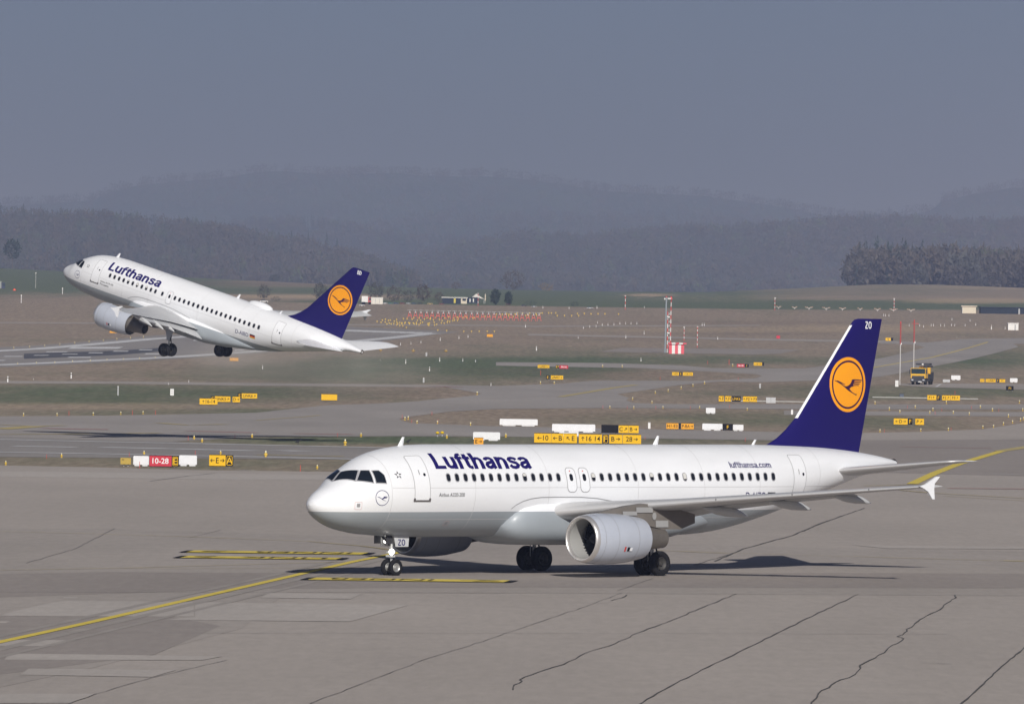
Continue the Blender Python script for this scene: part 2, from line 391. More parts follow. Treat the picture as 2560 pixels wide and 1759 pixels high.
class Plane:
    def __init__(s, root, cut_mid, cut_aft):
        s.root = root; s.B = Body(cut_mid + cut_aft); s.dw = -cut_mid; s.dt = -(cut_mid + cut_aft); s.Z = (0, 0, ZC)
    def put(s, mb, name, mats, parent=None, smooth=False, sharp=None, recalc=True):
        return mb.obj(name, mats, parent or s.root, smooth, s.Z if parent is None else (0, 0, 0), recalc, sharp)
    def decal(s, mb, v, f, zb, off=.008, mi=0, x0=0.0, step=.12):
        """2D shape (x aft, height along the skin) laid on the port side with its zero height at zb"""
        v, f = dice(v, f, step)
        q = []
        for x, y in v:
            X = x + x0; c, hh, hw = s.B.sec(X); q.append(s.B.on(X, s.B.th_z(X, zb) + y / hh, off))
        mb.add(q, f, mi)
    def skin(s, mb, poly, off, n=4, mi=0):
        """3D corner points (x, u, z) -> patch that follows the skin"""
        ctr = tuple(sum(p[i] for p in poly) / len(poly) for i in range(3))
        for a, b in zip(poly, poly[1:] + poly[:1]):
            idx = {}; vv = []
            for i in range(n + 1):
                for j in range(n + 1 - i):
                    w = (i / n, j / n, 1 - (i + j) / n); idx[i, j] = len(vv)
                    vv.append(s.B.snap([w[0]*ctr[k] + w[1]*a[k] + w[2]*b[k] for k in range(3)], off))
            ff = []
            for i in range(n):
                for j in range(n - i):
                    ff.append((idx[i, j], idx[i+1, j], idx[i, j+1]))
                    if i + j < n - 1: ff.append((idx[i+1, j], idx[i+1, j+1], idx[i, j+1]))
            mb.add(vv, ff, mi)
    # ---- body
    def body(s):
        B = s.B; xs = [0, .015, .04, .08, .13, .2, .28, .38, .5, .65, .8] + list(np.arange(1, 8.1, .2)) + list(np.arange(9, B.L - 14, 1.0)) + list(np.arange(B.L - 14, B.L - .5, .5)) + [B.L - .3, B.L]
        n = 72; mb = MB()
        mb.loft([[B.pt(x, 2*math.pi*k/n) for k in range(n)] for x in xs])
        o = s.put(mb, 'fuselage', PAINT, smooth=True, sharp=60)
        e = MB(); e.lathe([(B.L - .02, .20), (B.L + .05, .17), (B.L + .05, .11), (B.L - .35, .10)], (0, 0, (B.top(B.L) + B.bot(B.L)) / 2), n=20)
        s.put(e, 'exhaust_outlet', HOTM, smooth=True)
        # wing to body fairing
        d = s.dw; mb = MB(); rings = []
        prof = [(10.55, 1.25, -1.55, .05, .4), (10.7, 1.62, -1.50, .42, .5), (11.0, 1.90, -1.42, .78, .6), (11.5, 2.06, -1.36, 1.02, .6), (12.3, 2.13, -1.32, 1.12, .55), (14, 2.15, -1.33, 1.13, .5), (17, 2.14, -1.36, 1.10, .5), (19.5, 2.08, -1.38, 1.02, .5), (21.5, 1.95, -1.34, .84, .55), (23.0, 1.66, -1.30, .60, .6), (24.2, 1.25, -1.30, .38, .6), (25.0, .8, -1.36, .16, .6)]
        for x, w, zc, h, e in prof:
            rg = []
            for k in range(48):
                t = 2*math.pi*k/48; c, q = math.cos(t), math.sin(t)
                rg.append((x + d, math.copysign(abs(c) ** e, c) * w, zc + math.copysign(abs(q) ** (e + .25), q) * h))
            rings.append(rg)
        mb.loft(rings); s.put(mb, 'belly_fairing', PAINT, smooth=True, sharp=50)
        # seam drawn round the fairing on the body
        mb = MB()
        pts = [(10.66, -.79), (10.9, -.62), (11.3, -.45), (11.8, -.34), (12.4, -.28), (13.5, -.27), (15.0, -.28), (16.0, -.34), (17.0, -.47), (17.9, -.63)]
        for (xa, za), (xb, zb_) in zip(pts, pts[1:]):
            for i in range(4):
                t0, t1 = i/4, (i+1)/4; q = []
                for t, dz in ((t0, 0), (t1, 0), (t1, .03), (t0, .03)):
                    X = xa + (xb - xa)*t + d; q.append(B.on(X, B.th_z(X, za + (zb_ - za)*t + dz), .02))
                mb.add(q, [(0, 1, 2, 3)])
        s.put(mb, 'panel_seam', SEAM)
        mb = MB(); xs = np.linspace(3.4, B.L - 3.2, 90)          # lap joint below the windows and frame joints
        for a, b in zip(xs[:-1], xs[1:]):
            for z in (.16, -1.25): mb.add([B.on(a, B.th_z(a, z), .005), B.on(b, B.th_z(b, z), .005), B.on(b, B.th_z(b, z + .022), .005), B.on(a, B.th_z(a, z + .022), .005)], [(0, 1, 2, 3)])
        for X in (3.35, 8.3, 12.9 + s.dw, 18.6 + s.dw, 22.9 + s.dw, 26.6 + s.dt, 31.0 + s.dt):
            for k in range(40):
                t0, t1 = -1.2 + 2.7*k/40, -1.2 + 2.7*(k+1)/40; mb.add([B.on(X, t0, .0055), B.on(X + .022, t0, .0055), B.on(X + .022, t1, .0055), B.on(X, t1, .0055)], [(0, 1, 2, 3)])
        s.put(mb, 'skin_joint', mat('skin_joint_grey', (.56, .56, .57), .5))
    def cockpit(s):
        panes = [[(1.40, .06, .45), (1.86, .05, .87), (2.27, .68, .915), (1.84, .96, .475)], [(1.91, 1.02, .49), (2.35, .78, .92), (2.63, 1.01, .915), (2.53, 1.41, .41)], [(2.74, 1.11, .91), (3.0, 1.25, .92), (3.13, 1.45, .73), (3.12, 1.63, .39), (2.66, 1.47, .40)]]
        for side in (1, -1):
            for p in panes:
                c = tuple(sum(q[i] for q in p) / len(p) for i in range(3)); mb = MB()
                big = [tuple(c[i] + (q[i] - c[i]) * 1.16 for i in range(3)) for q in p]
                s.skin(mb, big, .006, 5, 1); s.skin(mb, p, .014, 5, 0)
                if side < 0: mb.v = [(x, -y, z) for x, y, z in mb.v]
                s.put(mb, 'cockpit_window', [GLASSW, FRAMEM], smooth=True)
    def windows(s, xs, blinds=()):
        me = {}
        for i, x in enumerate(xs):
            half = blinds.get(i) if isinstance(blinds, dict) else None
            k = half if 8 < x < s.B.L - 14.6 and x < 23 + s.dt else ('own', i)
            if k not in me:
                mb = MB()
                v, f = tri2([rrect(0, 0, .29, .42, .13)]); s.decal(mb, v, f, .63, .006, 1, x)
                v, f = tri2([rrect(.0, 0, .215, .335, .10)]); s.decal(mb, v, f, .63, .011, 0, x)
                if half:
                    v, f = tri2([rrect(0, .168 - .335*half/2, .20, .335*half, .03)]); s.decal(mb, v, f, .63, .016, 2, x)
                mb.v = [(a - x, b, c) for a, b, c in mb.v]
                me[k] = mb.mesh('passenger_window', [GLASSD, FRAMEM, BLIND])
            o = bpy.data.objects.new('passenger_window', me[k]); o.location = (x, 0, ZC); lk(o, s.root)
    def door(s, x, w, z0, z1, port_dx, name='passenger_door', sill=True):
        B = s.B; xc = x; th0, th1 = B.th_z(x, z0), B.th_z(x, z1); h = (th1 - th0) * B.sec(x)[1]
        mb = MB(); v, f = tri2([rrect(0, h/2, w, h, .12)]); s.decal(mb, v, f, z0, .012, 0, xc)
        d = s.put(mb, name, [WHITE], smooth=True)
        a, b = rrect(0, h/2, w + .05, h + .05, .14), rrect(0, h/2, w - .01, h - .01, .115)
        mb = MB(); n = len(a); v, f = a + b, [(k, (k+1) % n, n + (k+1) % n, n + k) for k in range(n)]
        s.decal(mb, v, f, z0, .017, 0, xc); s.put(mb, 'door_seal', SEAMD, d)
        v, f = tri2([[(x_ * 1.0 + port_dx, y_ + .5*h + .06) for x_, y_ in disc(.075, 14)]])
        mb = MB(); s.decal(mb, v, f, z0, .02, 0, xc); s.put(mb, 'door_window', GLASSD, d)
        v, f = tri2([rrect(-.06, h*.58, .05, .24, .02)]); mb = MB(); s.decal(mb, v, f, z0, .018, 0, xc); s.put(mb, 'door_handle', SEAM, d)
        if sill:
            mb = MB(); v, f = tri2([rrect(0, -.02, w + .14, .075, .03), rrect(-w/2 - .01, .03, .12, .15, .05), rrect(w/2 + .01, .03, .12, .15, .05)]); s.decal(mb, v, f, z0, .028, 0, xc); s.put(mb, 'door_sill', SILLM, d)
    def overwing(s, x):
        h = 1.10; mb = MB(); v, f = tri2([rrect(0, h/2, .56, h, .2)]); s.decal(mb, v, f, -.02, .012, 0, x); d = s.put(mb, 'overwing_exit', WHITE, smooth=True)
        a, b = rrect(0, h/2, .62, h + .06, .22), rrect(0, h/2, .555, h - .005, .2); n = len(a)
        mb = MB(); s.decal(mb, a + b, [(k, (k+1) % n, n + (k+1) % n, n + k) for k in range(n)], -.02, .018, 0, x); s.put(mb, 'exit_seal', SEAMD, d)
        mb = MB(); v, f = tri2([rrect(0, .65, .215, .335, .10)]); s.decal(mb, v, f, -.02, .02, 0, x); s.put(mb, 'exit_window', GLASSD, d)
        mb = MB(); v, f = tri2([rrect(-.02, .95, .07, .06, .02)]); s.decal(mb, v, f, -.02, .02, 0, x); s.put(mb, 'release_mark', REDM, d)
    def text(s, body, x0, x1, zb, h, m, name, bold=0.0, off=.011, shear=0.0, space=1.0):
        v, f = text_box(body, x0, x1, 0, h, bold=bold, shear=shear, space=space)
        mb = MB(); s.decal(mb, [tuple(p) for p in v], f, zb, off); return s.put(mb, name, m)
    def words(s, word, x0, x1, zb, h, w, m, name):
        st, tot = grotesque(word, w); mb = MB(); k = (x1 - x0)/(tot - .06)
        for i, (v, f) in enumerate(st): s.decal(mb, [(x0 + a*k, b*h) for a, b in v], f, zb, .010 + .0025*(i % 3), 0, 0.0, .12)
        return s.put(mb, name, m)
    def crest(s, x, z, r):
        mb = MB(); v, f = ring2(r, r*.93); s.decal(mb, v, f, z, .012, 0, x)
        v, f = tri2([[(a*r*.98, b*r*.98) for a, b in CRANE]]); s.decal(mb, v, f, z, .012, 0, x); s.put(mb, 'nose_emblem', INK)
    def star(s, x, z, r):
        mb = MB()
        for k in range(5):
            a = R(90 + 72*k); t = [(r*math.cos(a), r*math.sin(a)), (.42*r*math.cos(a + .75), .42*r*math.sin(a + .75)), (.42*r*math.cos(a - .35), .42*r*math.sin(a - .35))]
            v, f = tri2([t]); s.decal(mb, v, f, z, .012, 0, x)
        s.put(mb, 'star_emblem', BLACKP)
    def flag(s, x0, x1, zb, h):
        mb = MB()
        for i, k in enumerate((2, 1, 0)):
            v, f = tri2([[(x0, h*i/3), (x1, h*i/3), (x1, h*(i+1)/3), (x0, h*(i+1)/3)]]); s.decal(mb, v, f, zb, .012, k)
        s.put(mb, 'national_flag', [BLACKP, REDM, GOLD])
    def hatch(s, x, z, w, h):
        mb = MB(); a, b = rrect(0, 0, w, h, .05), rrect(0, 0, w - .03, h - .03, .04); n = len(a)
        s.decal(mb, a + b, [(k, (k+1) % n, n + (k+1) % n, n + k) for k in range(n)], z, .012, 0, x)
        v, f = tri2([rrect(0, .02, w*.45, h*.45, .01)]); s.decal(mb, v, f, z, .012, 1, x); s.put(mb, 'service_hatch', [mat('faded_red_outline', (.62, .40, .40), .6), SEAM])
    def blade(s, x, sgn_top=1, h=.42, l=.34):
        B = s.B; z = B.top(x) - .03; mb = MB()
        mb.loft([[(x - l/2, 0, z), (x, .05, z), (x + l/2, 0, z), (x, -.05, z)], [(x + .12, 0, z + h), (x + .18, .02, z + h), (x + .26, 0, z + h), (x + .18, -.02, z + h)]])
        s.put(mb, 'blade_antenna', WHITE)
    def dome(s, x, l, w, h, name='antenna_dome'):
        B = s.B; mb = MB(); rings = []
        for i in range(13):
            t = -1 + 2*i/12; r = math.sqrt(max(0, 1 - t*t)) ** .8 + .001; X = x + t*l/2; z = B.top(X) - .06
            rings.append([(X, w/2*r*math.cos(a), z + (h + .06)*r*max(0, math.sin(a)) - .05) for a in [2*math.pi*k/20 for k in range(20)]])
        mb.loft(rings); s.put(mb, name, WHITE, smooth=True)
    # ---- wings
    def wing(s, sgn, flex=0.0, flap=8.0, back=.06):
        d = s.dw
        ws = [(1.2, 12.66, 6.5, -.99, .15, 4), (1.98, 13.09, 6.1, -.91, .15, 3.5), (4.2, 14.3, 4.95, -.69, .135, 2.4), (6.4, 15.5, 3.85, -.48, .12, 1.5), (9, 16.92, 3.2, -.22, .112, .8), (12, 18.56, 2.55, .07, .108, .1), (15, 20.2, 1.93, .36, .105, -.6), (16.96, 21.27, 1.5, .54, .10, -1)]
        def fx(u): return flex * (max(0, u - 2) / 15) ** 2
        ws = [(u, x + d, c, z + fx(u), t, w) for u, x, c, z, t, w in ws]
        mb = MB(); rings = foil_loft(ws, sgn); n = len(rings[0]); mb.loft(rings)
        for i in range(len(mb.f)):
            if len(mb.f[i]) == 4:
                k = mb.f[i][0] % n; k2 = mb.f[i][1] % n
                if 13 <= min(k, k2) and max(k, k2) <= 23: mb.m[i] = 1
        W = s.put(mb, 'wing', [WINGP, SLATM], smooth=True, sharp=40)
        us = [w[0] for w in ws]
        def at_u(u): return [float(np.interp(u, us, [w[i] for w in ws])) for i in range(1, 6)]
        for u0, u1 in ((2.25, 6.3), (6.42, 12.9)):
            fs = []
            for u in np.linspace(u0, u1, 5):
                x, c, z, t, tw = at_u(u); fc = c * .27
                fs.append((u, x + c * (.775 + back), fc, z - c*.775*math.sin(R(tw)) - .012*c - back*c*.22, .13, flap + tw))
            m2 = MB(); m2.loft(foil_loft(fs, sgn, 10, .03)); s.put(m2, 'flap', WINGP, W, smooth=True, sharp=40)
        for u, k in ((4.0, .9), (7.0, 1.0), (9.9, .95), (12.7, .85)):
            x, c, z, t, tw = at_u(u); zz = z - c*.55*math.sin(R(tw)) - t*c*.42; m2 = MB(); rg = []
            l = 2.9 * k; x0 = x + c*.50
            for t_, w_, h_, dz in ((0, .03, .03, .02), (.1, .12, .10, -.03), (.3, .19, .20, -.09), (.55, .20, .24, -.15), (.75, .16, .19, -.22), (.92, .08, .09, -.33), (1, .015, .02, -.38)):
                q = 1 if flap < 12 else 1.35
                rg.append([(x0 + t_*l, -sgn*u + w_*k*math.cos(a), zz + dz*k*q + h_*k*math.sin(a)) for a in [2*math.pi*j/12 for j in range(12)]])
            m2.loft(rg); s.put(m2, 'flap_track_fairing', WINGP, W, smooth=True)
        x, c, z, t, tw = at_u(16.96); k = x - 21.27; q = z - .54
        pr = [(21.2, .57), (21.6, .67), (22.29, 1.0), (22.50, 1.0), (22.32, .84), (22.16, .70), (22.13, .46), (22.17, .0), (22.02, .0), (21.75, .33), (21.45, .48)]
        m2 = MB(); a = [(x_ + k, -sgn*16.93, z_ + q) for x_, z_ in pr]; b = [(x_ + k, -sgn*17.03, z_ + q) for x_, z_ in pr]; nn = len(a)
        m2.add(a + b, [(i, (i+1) % nn, nn + (i+1) % nn, nn + i) for i in range(nn)]); m2.poly(a); m2.poly(b); s.put(m2, 'wingtip_fence', WHITE, W)
        # slat seams
        m2 = MB()
        for u in (5.6, 8.7, 11.8, 14.9):
            x, c, z, t, tw = at_u(u); m2 = MB(); m2.box(x - .012, x + .30, -sgn*u - .025, -sgn*u + .025, z - .01, z + .012*c + .05); s.put(m2, 'slat_gap', SEAM, W)
        return at_u
    def engine(s, sgn):
        d = s.dw; o = (11.2 + d, -sgn*5.75, -2.02); mb = MB()
        mb.lathe([(.22, 1.06), (.5, 1.105), (.9, 1.135), (1.4, 1.145), (2.0, 1.13), (2.6, 1.085), (3.2, 1.0), (3.62, .925), (3.62, .90), (3.0, .90), (2.6, .86)], o, n=56)
        E = s.put(mb, 'engine', NACP, smooth=True, sharp=40)
        mb = MB(); mb.lathe([(.22, 1.06), (.12, 1.04), (.04, 1.005), (0, .965), (.02, .93), (.08, .905), (.2, .885)], o, n=56); s.put(mb, 'inlet_lip', LIPM, E, smooth=True)
        mb = MB(); mb.lathe([(.2, .885), (.5, .87), (1.0, .88), (1.12, .88)], o, n=48); s.put(mb, 'inlet_duct', DUCT, E, smooth=True)
        mb = MB()
        for k in range(36):
            a = 2*math.pi*k/36; q = []
            for r, da, dx in ((.25, -.06, .05), (.25, .06, -.05), (.875, .085 + .1, -.08), (.875, -.02 + .1, .1)):
                q.append((o[0] + 1.02 + dx, o[1] + r*math.cos(a + da), o[2] + r*math.sin(a + da)))
            mb.add(q, [(0, 1, 2, 3)])
        mb.lathe([(1.16, .02), (1.16, .885)], o, n=36); s.put(mb, 'fan', FANM, E)
        mb = MB(); mb.lathe([(.55, .01), (.65, .10), (.8, .19), (1.05, .28)], o, n=20)
        sp = s.put(mb, 'spinner', GEARD, E, smooth=True)
        mb = MB(); mb.lathe([(2.4, .85), (2.9, .78), (3.3, .72), (3.8, .62), (4.3, .52), (4.75, .47), (5.15, .44), (5.15, .41), (4.6, .38), (4.2, .40)], o, n=40); s.put(mb, 'exhaust_nozzle', HOTM, E, smooth=True, sharp=40)
        mb = MB(); mb.lathe([(4.3, .40), (4.3, .25), (4.8, .22), (5.3, .10), (5.5, .01)], o, n=24); s.put(mb, 'exhaust_plug', GEARD, E, smooth=True)
        mb = MB()
        for a, r in ((.52, 1.108), (1.32, 1.146), (2.66, 1.080)): mb.lathe([(a, r + .004), (a + .02, r + .004)], o, n=56)
        s.put(mb, 'panel_seam', SEAM, E)
        # stencilled warning marks on the outer flank
        mb = MB()
        for x_, w_, h_, mi, ph in ((1.72, .10, .20, 0, 14), (1.90, .17, .16, 1, 13), (2.06, .16, .14, 2, 13)):
            q = []
            for dx, dz in ((0, 0), (w_, 0), (w_, h_), (0, h_)):
                t = R(-ph - 14) + dz; r = 1.155; q.append((o[0] + x_ + dx, o[1] - sgn*r*math.cos(t), o[2] + r*math.sin(t)))
            mb.add(q, [(0, 1, 2, 3)], mi)
        s.put(mb, 'warning_mark', [REDM, BLACKP, WHITE], E)
        mb = MB(); mb.loft([[(o[0] + x_, o[1] - sgn*dy, o[2] + z_) for x_, z_ in ((.9, .35), (1.6, .35), (1.55, .28), (.95, .28))] for dy in (1.02, 1.26)]); 
        # pylon
        mb = MB(); y = -sgn*5.75; pr = []
        for x_, zt, zb_, w in ((12.0, -.93, -1.05, .04), (12.9, -.74, -1.05, .14), (13.9, -.57, -1.15, .20), (15.0, -.46, -1.40, .22), (16.2, -.55, -1.62, .20), (17.4, -.75, -1.62, .14), (18.4, -.95, -1.35, .05)):
            pr.append([(x_ + d, y + w, zb_), (x_ + d, y - w, zb_), (x_ + d, y - w*.8, zt), (x_ + d, y + w*.8, zt)])
        mb.loft(pr); Py = s.put(mb, 'pylon', PYLM)
        mb = MB()
        for x0, x1, z0, z1 in ((13.6, 14.5, -.98, -.80), (14.45, 15.5, -.86, -.62), (15.7, 16.5, -1.52, -1.22)):
            mb.add([(x0 + d, y - sgn*.245, z0), (x1 + d, y - sgn*.245, z0), (x1 + d, y - sgn*.235, z1), (x0 + d, y - sgn*.235, z1)], [(0, 1, 2, 3)])
        v = [(15.6 + d + .13*math.cos(2*math.pi*k/16), y - sgn*.245, -1.02 + .17*math.sin(2*math.pi*k/16)) for k in range(16)]; mb.add(v, [tuple(range(16))])
        s.put(mb, 'access_panel', mat('pylon_panel_grey', (.30, .30, .30), .5), Py)
    # ---- tail
    def tail(s, letters, strip):
        d = s.dt; FZ = [1.2, 1.79, 2.05, 2.35, 2.75, 3.3, 4.2, 5.2, 6.4, 7.64, 7.80, 7.90, 7.95]
        FL = [28.6, 28.75, 28.93, 29.6, 30.2, 30.84, 31.59, 32.42, 33.41, 34.44, 34.58, 34.72, 34.98]
        def te(z): return 35.18 + (z - 1.79) * (36.59 - 35.18) / (7.95 - 1.79)
        def tc(z): return .10 if z > 3.3 else .10 * (0.62 + .38 * max(0, z - 1.2) / 2.1)
        rings = []
        for z, xl in zip(FZ, FL):
            c = te(z) - xl; t = tc(z) * (1 if z < 7.7 else .75)
            rings.append([(xl + a*c + d, b*c, z) for a, b in naca(16, t, 0)])
        mb = MB(); mb.loft(rings); T = s.put(mb, 'tail_fin', BLUE, smooth=True, sharp=40)
        def ys(x, z):
            xl = float(np.interp(z, FZ, FL)); c = te(z) - xl; a = min(max((x - xl)/c, 0), 1); t = tc(z)
            return c * 5*t*(.2969*math.sqrt(a) - .126*a - .3516*a*a + .2843*a**3 - .1030*a**4)
        def lay(mb, v, f, cx, cz, off, mi=0, step=.15):
            v, f = dice(v, f, step, 2)
            for sg in (-1, 1): mb.add([((cx + x) + d, sg*(ys(cx + x, cz + y) + off), cz + y) for x, y in v], f, mi)
        r = 1.28; mb = MB()
        v, f = tri2([disc(r, 64)]); lay(mb, v, f, 34.2, 4.87, .006, 0)
        v, f = ring2(r*.885, r*.815, 64); lay(mb, v, f, 34.2, 4.87, .012, 1)
        v, f = tri2([[(a*r, b*r) for a, b in CRANE]]); lay(mb, v, f, 34.2, 4.87, .012, 1)
        s.put(mb, 'tail_emblem', [YEL, MAROON], T)
        st, tot = grotesque(letters, .19); mb = MB(); k = .47/tot
        for i, (v, f) in enumerate(st): lay(mb, [(a*k, b*.35) for a, b in v], f, 35.36, 7.48, .009 + .002*i)
        s.put(mb, 'tail_lettering', WHITE, T)
        if strip:
            mb = MB()
            for z0, z1 in zip([3.3, 4.2, 5.2, 6.4], [4.2, 5.2, 6.4, 7.64]):
                for sg in (-1, 1):
                    q = []
                    for z, dx in ((z0, -.03), (z0, .0), (z0, .07), (z1, .07), (z1, .0), (z1, -.03)):
                        xl = float(np.interp(z, FZ, FL)); q.append((xl + dx + d, 0 if dx < 0 else sg*(ys(xl + max(dx, .006), z) + .014), z))
                    mb.add(q, [(0, 1, 4, 5), (1, 2, 3, 4)])
            s.put(mb, 'fin_leading_edge', WHITE, T)
        for sg in (1, -1):
            mb = MB(); mb.loft(foil_loft([(.5, 32.05 + d, 3.95, .79, .11, 0), (1.6, 32.66 + d, 3.6, .92, .10, 0), (5.6, 34.75 + d, 1.85, 1.37, .09, 0), (6.1, 35.15 + d, 1.45, 1.425, .08, 0), (6.24, 35.6 + d, 1.0, 1.44, .06, 0)], sg, 14, 0))
            rings_n = 28
            for i in range(len(mb.f)):
                if len(mb.f[i]) == 4:
                    k = min(mb.f[i][0] % rings_n, mb.f[i][1] % rings_n)
                    if 11 <= k <= 16: mb.m[i] = 1
            H = s.put(mb, 'tailplane', [WHITE if not strip else WINGP, SLATM], smooth=True, sharp=40)
    # ---- landing gear
    def wheel(s, parent, x, y, z, r, w, rim, mesh_name='wheel'):
        mb = MB(); h = w/2
        mb.lathe([(-h*.55, r*.52), (-h*.9, r*.62), (-h, r*.78), (-h*.86, r*.93), (-h*.5, r), (-h*.12, r), (-h*.1, r*.985), (h*.1, r*.985), (h*.12, r), (h*.5, r), (h*.86, r*.93), (h, r*.78), (h*.9, r*.62), (h*.55, r*.52)], (0, 0, 0), 'Y', 32, 0)
        mb.lathe([(-h*.6, r*.54), (-h*.78, r*.50), (-h*.5, r*.42), (-h*.35, r*.22), (-h*.75, r*.16), (-h*.8, .001)], (0, 0, 0), 'Y', 24, 1)
        mb.lathe([(h*.6, r*.54), (h*.78, r*.50), (h*.5, r*.42), (h*.35, r*.22), (h*.75, r*.16), (h*.8, .001)], (0, 0, 0), 'Y', 24, 1)
        o = mb.obj('wheel', [TYRE, rim], parent, True, (x, y, z), sharp=50); return o
    def main_gear(s, sgn, hang=0.0):
        d = s.dw; y = -sgn*3.795; zz = -3.22 - hang; x = 17.71 + d; mb = MB()
        mb.tube([(x, y, zz), (x - .02, y, zz + .95)], .085, 12, 0); mb.tube([(x - .02, y, zz + .8), (x - .08, y + sgn*.05, -1.0)], [.13, .15], 14, 1)
        mb.tube([(x, y - .62, zz), (x, y + .62, zz)], .07, 12, 1)
        mb.tube([(x - .05, y, -1.9), (x - .1, y + sgn*1.5, -1.35)], .07, 8, 1); mb.tube([(x + .16, y, zz + .15), (x + .30, y, zz + .55), (x + .12, y, zz + .95)], .04, 6, 1)
        mb.tube([(x - .16, y + .1, zz + .1), (x - .16, y + .1, -1.2)], .02, 6, 0)
        G = s.put(mb, 'main_gear', [STRUT, GEARD], smooth=True, sharp=50)
        for dy in (-.465, .465): s.wheel(G, x, y + dy, zz, .57, .41, RIMD)
        mb = MB(); q = [(x - .55, -1.05), (x + .55, -1.05), (x + .45, -1.75), (x + .2, -2.35), (x + .18, zz + .85), (x - .12, zz + .85), (x - .2, -2.3), (x - .5, -1.8)]
        a = [(X, y - sgn*.30, Z) for X, Z in q]; b = [(X, y - sgn*.26, Z) for X, Z in q]; n = len(q)
        mb.add(a + b, [(i, (i+1) % n, n + (i+1) % n, n + i) for i in range(n)]); mb.poly(a); mb.poly(b); s.put(mb, 'gear_door', [NACP], G)
    def nose_gear(s, letters):
        x = 5.07; zz = -3.41; mb = MB()
        mb.tube([(x, 0, zz), (x - .03, 0, zz + .55)], .06, 12, 0); mb.tube([(x - .03, 0, zz + .5), (x - .12, 0, -1.85)], [.09, .10], 14, 0)
        mb.tube([(x, -.3, zz), (x, .3, zz)], .05, 10, 1); mb.tube([(x - .05, 0, -2.5), (x - .75, .0, -1.9)], .05, 8, 1)
        mb.tube([(x - .1, -.22, -2.75), (x - .1, .22, -2.75)], .05, 8, 0); mb.box(x - .18, x + .02, -.2, .2, -2.95, -2.86, 0)
        mb.tube([(x + .12, 0, zz + .1), (x + .24, 0, zz + .35), (x + .06, 0, zz + .6)], .03, 6, 1)
        G = s.put(mb, 'nose_gear', [STRUT, GEARD], smooth=True, sharp=50)
        for dy in (-.25, .25): s.wheel(G, x, dy, zz, .38, .22, RIM)
        for sy in (-1, 1):
            mb = MB(); v = [(4.75, -1.93), (5.7, -1.98), (5.62, -2.48), (4.85, -2.48)]
            a = [(X, sy*(.42 + .06*(-1.9 - Z)), Z) for X, Z in v]; b = [(X, p[1] + sy*.03, Z) for (X, Z), p in zip(v, a)]
            mb.add(a + b, [(0, 1, 2, 3), (7, 6, 5, 4)] + [(i, (i+1) % 4, 4 + (i+1) % 4, 4 + i) for i in range(4)])
            D = s.put(mb, 'gear_door', WINGP, G)
            if sy < 0:
                st, tot = grotesque(letters, .16); mb = MB(); kk = .46/tot
                for i, (v2, f2) in enumerate(st): mb.add([(4.99 + a*kk, -(.42 + .06*(-1.9 - (-2.43 + b*.29))) - .040 - .002*i, -2.43 + b*.29) for a, b in v2], f2)
                s.put(mb, 'door_lettering', INK, G)
        for ya in (-.40, .36): mb = MB(); mb.box(4.35, 4.72, ya, ya + .04, -2.35, -1.9); s.put(mb, 'bay_door', GEARD, G)
        LAMP = mat('lit_landing_light', (1, .97, .9), emit=7.0)
        for (px_, py_, pz, r) in ((x - .24, -.20, -2.72, .14), (x - .25, .20, -2.25, .08)):
            mb = MB(); mb.lathe([(-.4*r, .001), (-.3*r, r*.5), (-.1*r, r*.85), (.06, r)], (px_, py_, pz), n=18, mi=0); mb.lathe([(.06, r), (.1, r*1.08), (.2, r*.6)], (px_, py_, pz), n=18, mi=1)
            s.put(mb, 'landing_light', [LAMP, STRUT], G, smooth=True)

def airliner(name, label, reg, mid, aft, near):
    root = empty(name); tag(root, label, 'airliner', 'white airliners with a blue tail')
    p = Plane(root, mid, aft); p.body(); p.cockpit()
    if near:
        xs = [6.69 + .529*k for k in range(14)] + [15.79 + .535*k for k in range(23)]
        p.windows(xs, {13: -0, 14: .55, 21: .5, 25: .8, 9: .35})
        for x in (14.37, 15.20): p.overwing(x)
    else:
        xs = [6.62 + .53*k for k in range(11)] + [12.72] + [14.18 + .533*k for k in range(19)]
        p.windows(xs, {4: .3, 6: .6, 8: .4}); p.overwing(13.56)
    p.door(5.06, .88, -.38, 1.56, .22); p.door(29.48 + p.dt, .88, -.30, 1.60, .24, sill=not near)
    p.words('Lufthansa', 6.08, 12.06, 1.01, .92, .205, INK, 'airline_lettering')
    if near:
        p.words('lufthansa.com', 24.82, 27.60, 1.03, .33, .16, INK, 'web_lettering')
        p.text('Airbus A320-200', 6.05, 7.63, -.22, .17, BLACKP, 'type_lettering', bold=.004)
        p.text('D-AIZO', 25.66, 27.05, -.42, .35, INK, 'registration_lettering'); p.flag(27.2, 27.75, -.42, .35)
        p.hatch(1.70, -.62, .32, .34); p.hatch(7.0, -1.42, .30, .28)
    else:
        p.text('Airbus A319-100', 5.75, 7.25, -.16, .16, BLACKP, 'type_lettering', bold=.004); p.text('Pirmasens', 5.75, 6.75, -.40, .17, BLACKP, 'name_lettering')
        p.text('D-AIBD', 21.45, 22.85, -.48, .34, INK, 'registration_lettering'); p.flag(23.0, 23.55, -.48, .34)
        p.dome(22.1, 2.7, 1.15, .42)
    p.crest(2.84, -.27, .345); p.star(3.83, .74, .2)
    p.blade(5.48); p.blade(21.62 + (p.dw if near else p.dw - .6)); p.blade(28.02 + p.dt, h=.26, l=.2)
    p.dome(17.4 + p.dw, 1.6, .4, .06, 'roof_fairing'); p.dome(8.8, .7, .25, .05, 'roof_fairing')
    for sg in (1, -1):
        p.wing(sg, 0.0 if near else .55, 7.0 if near else 17.0, .03 if near else .10); p.engine(sg); p.main_gear(sg, 0 if near else .25)
    p.tail(reg, near)
    if near: p.nose_gear(reg)
    return root

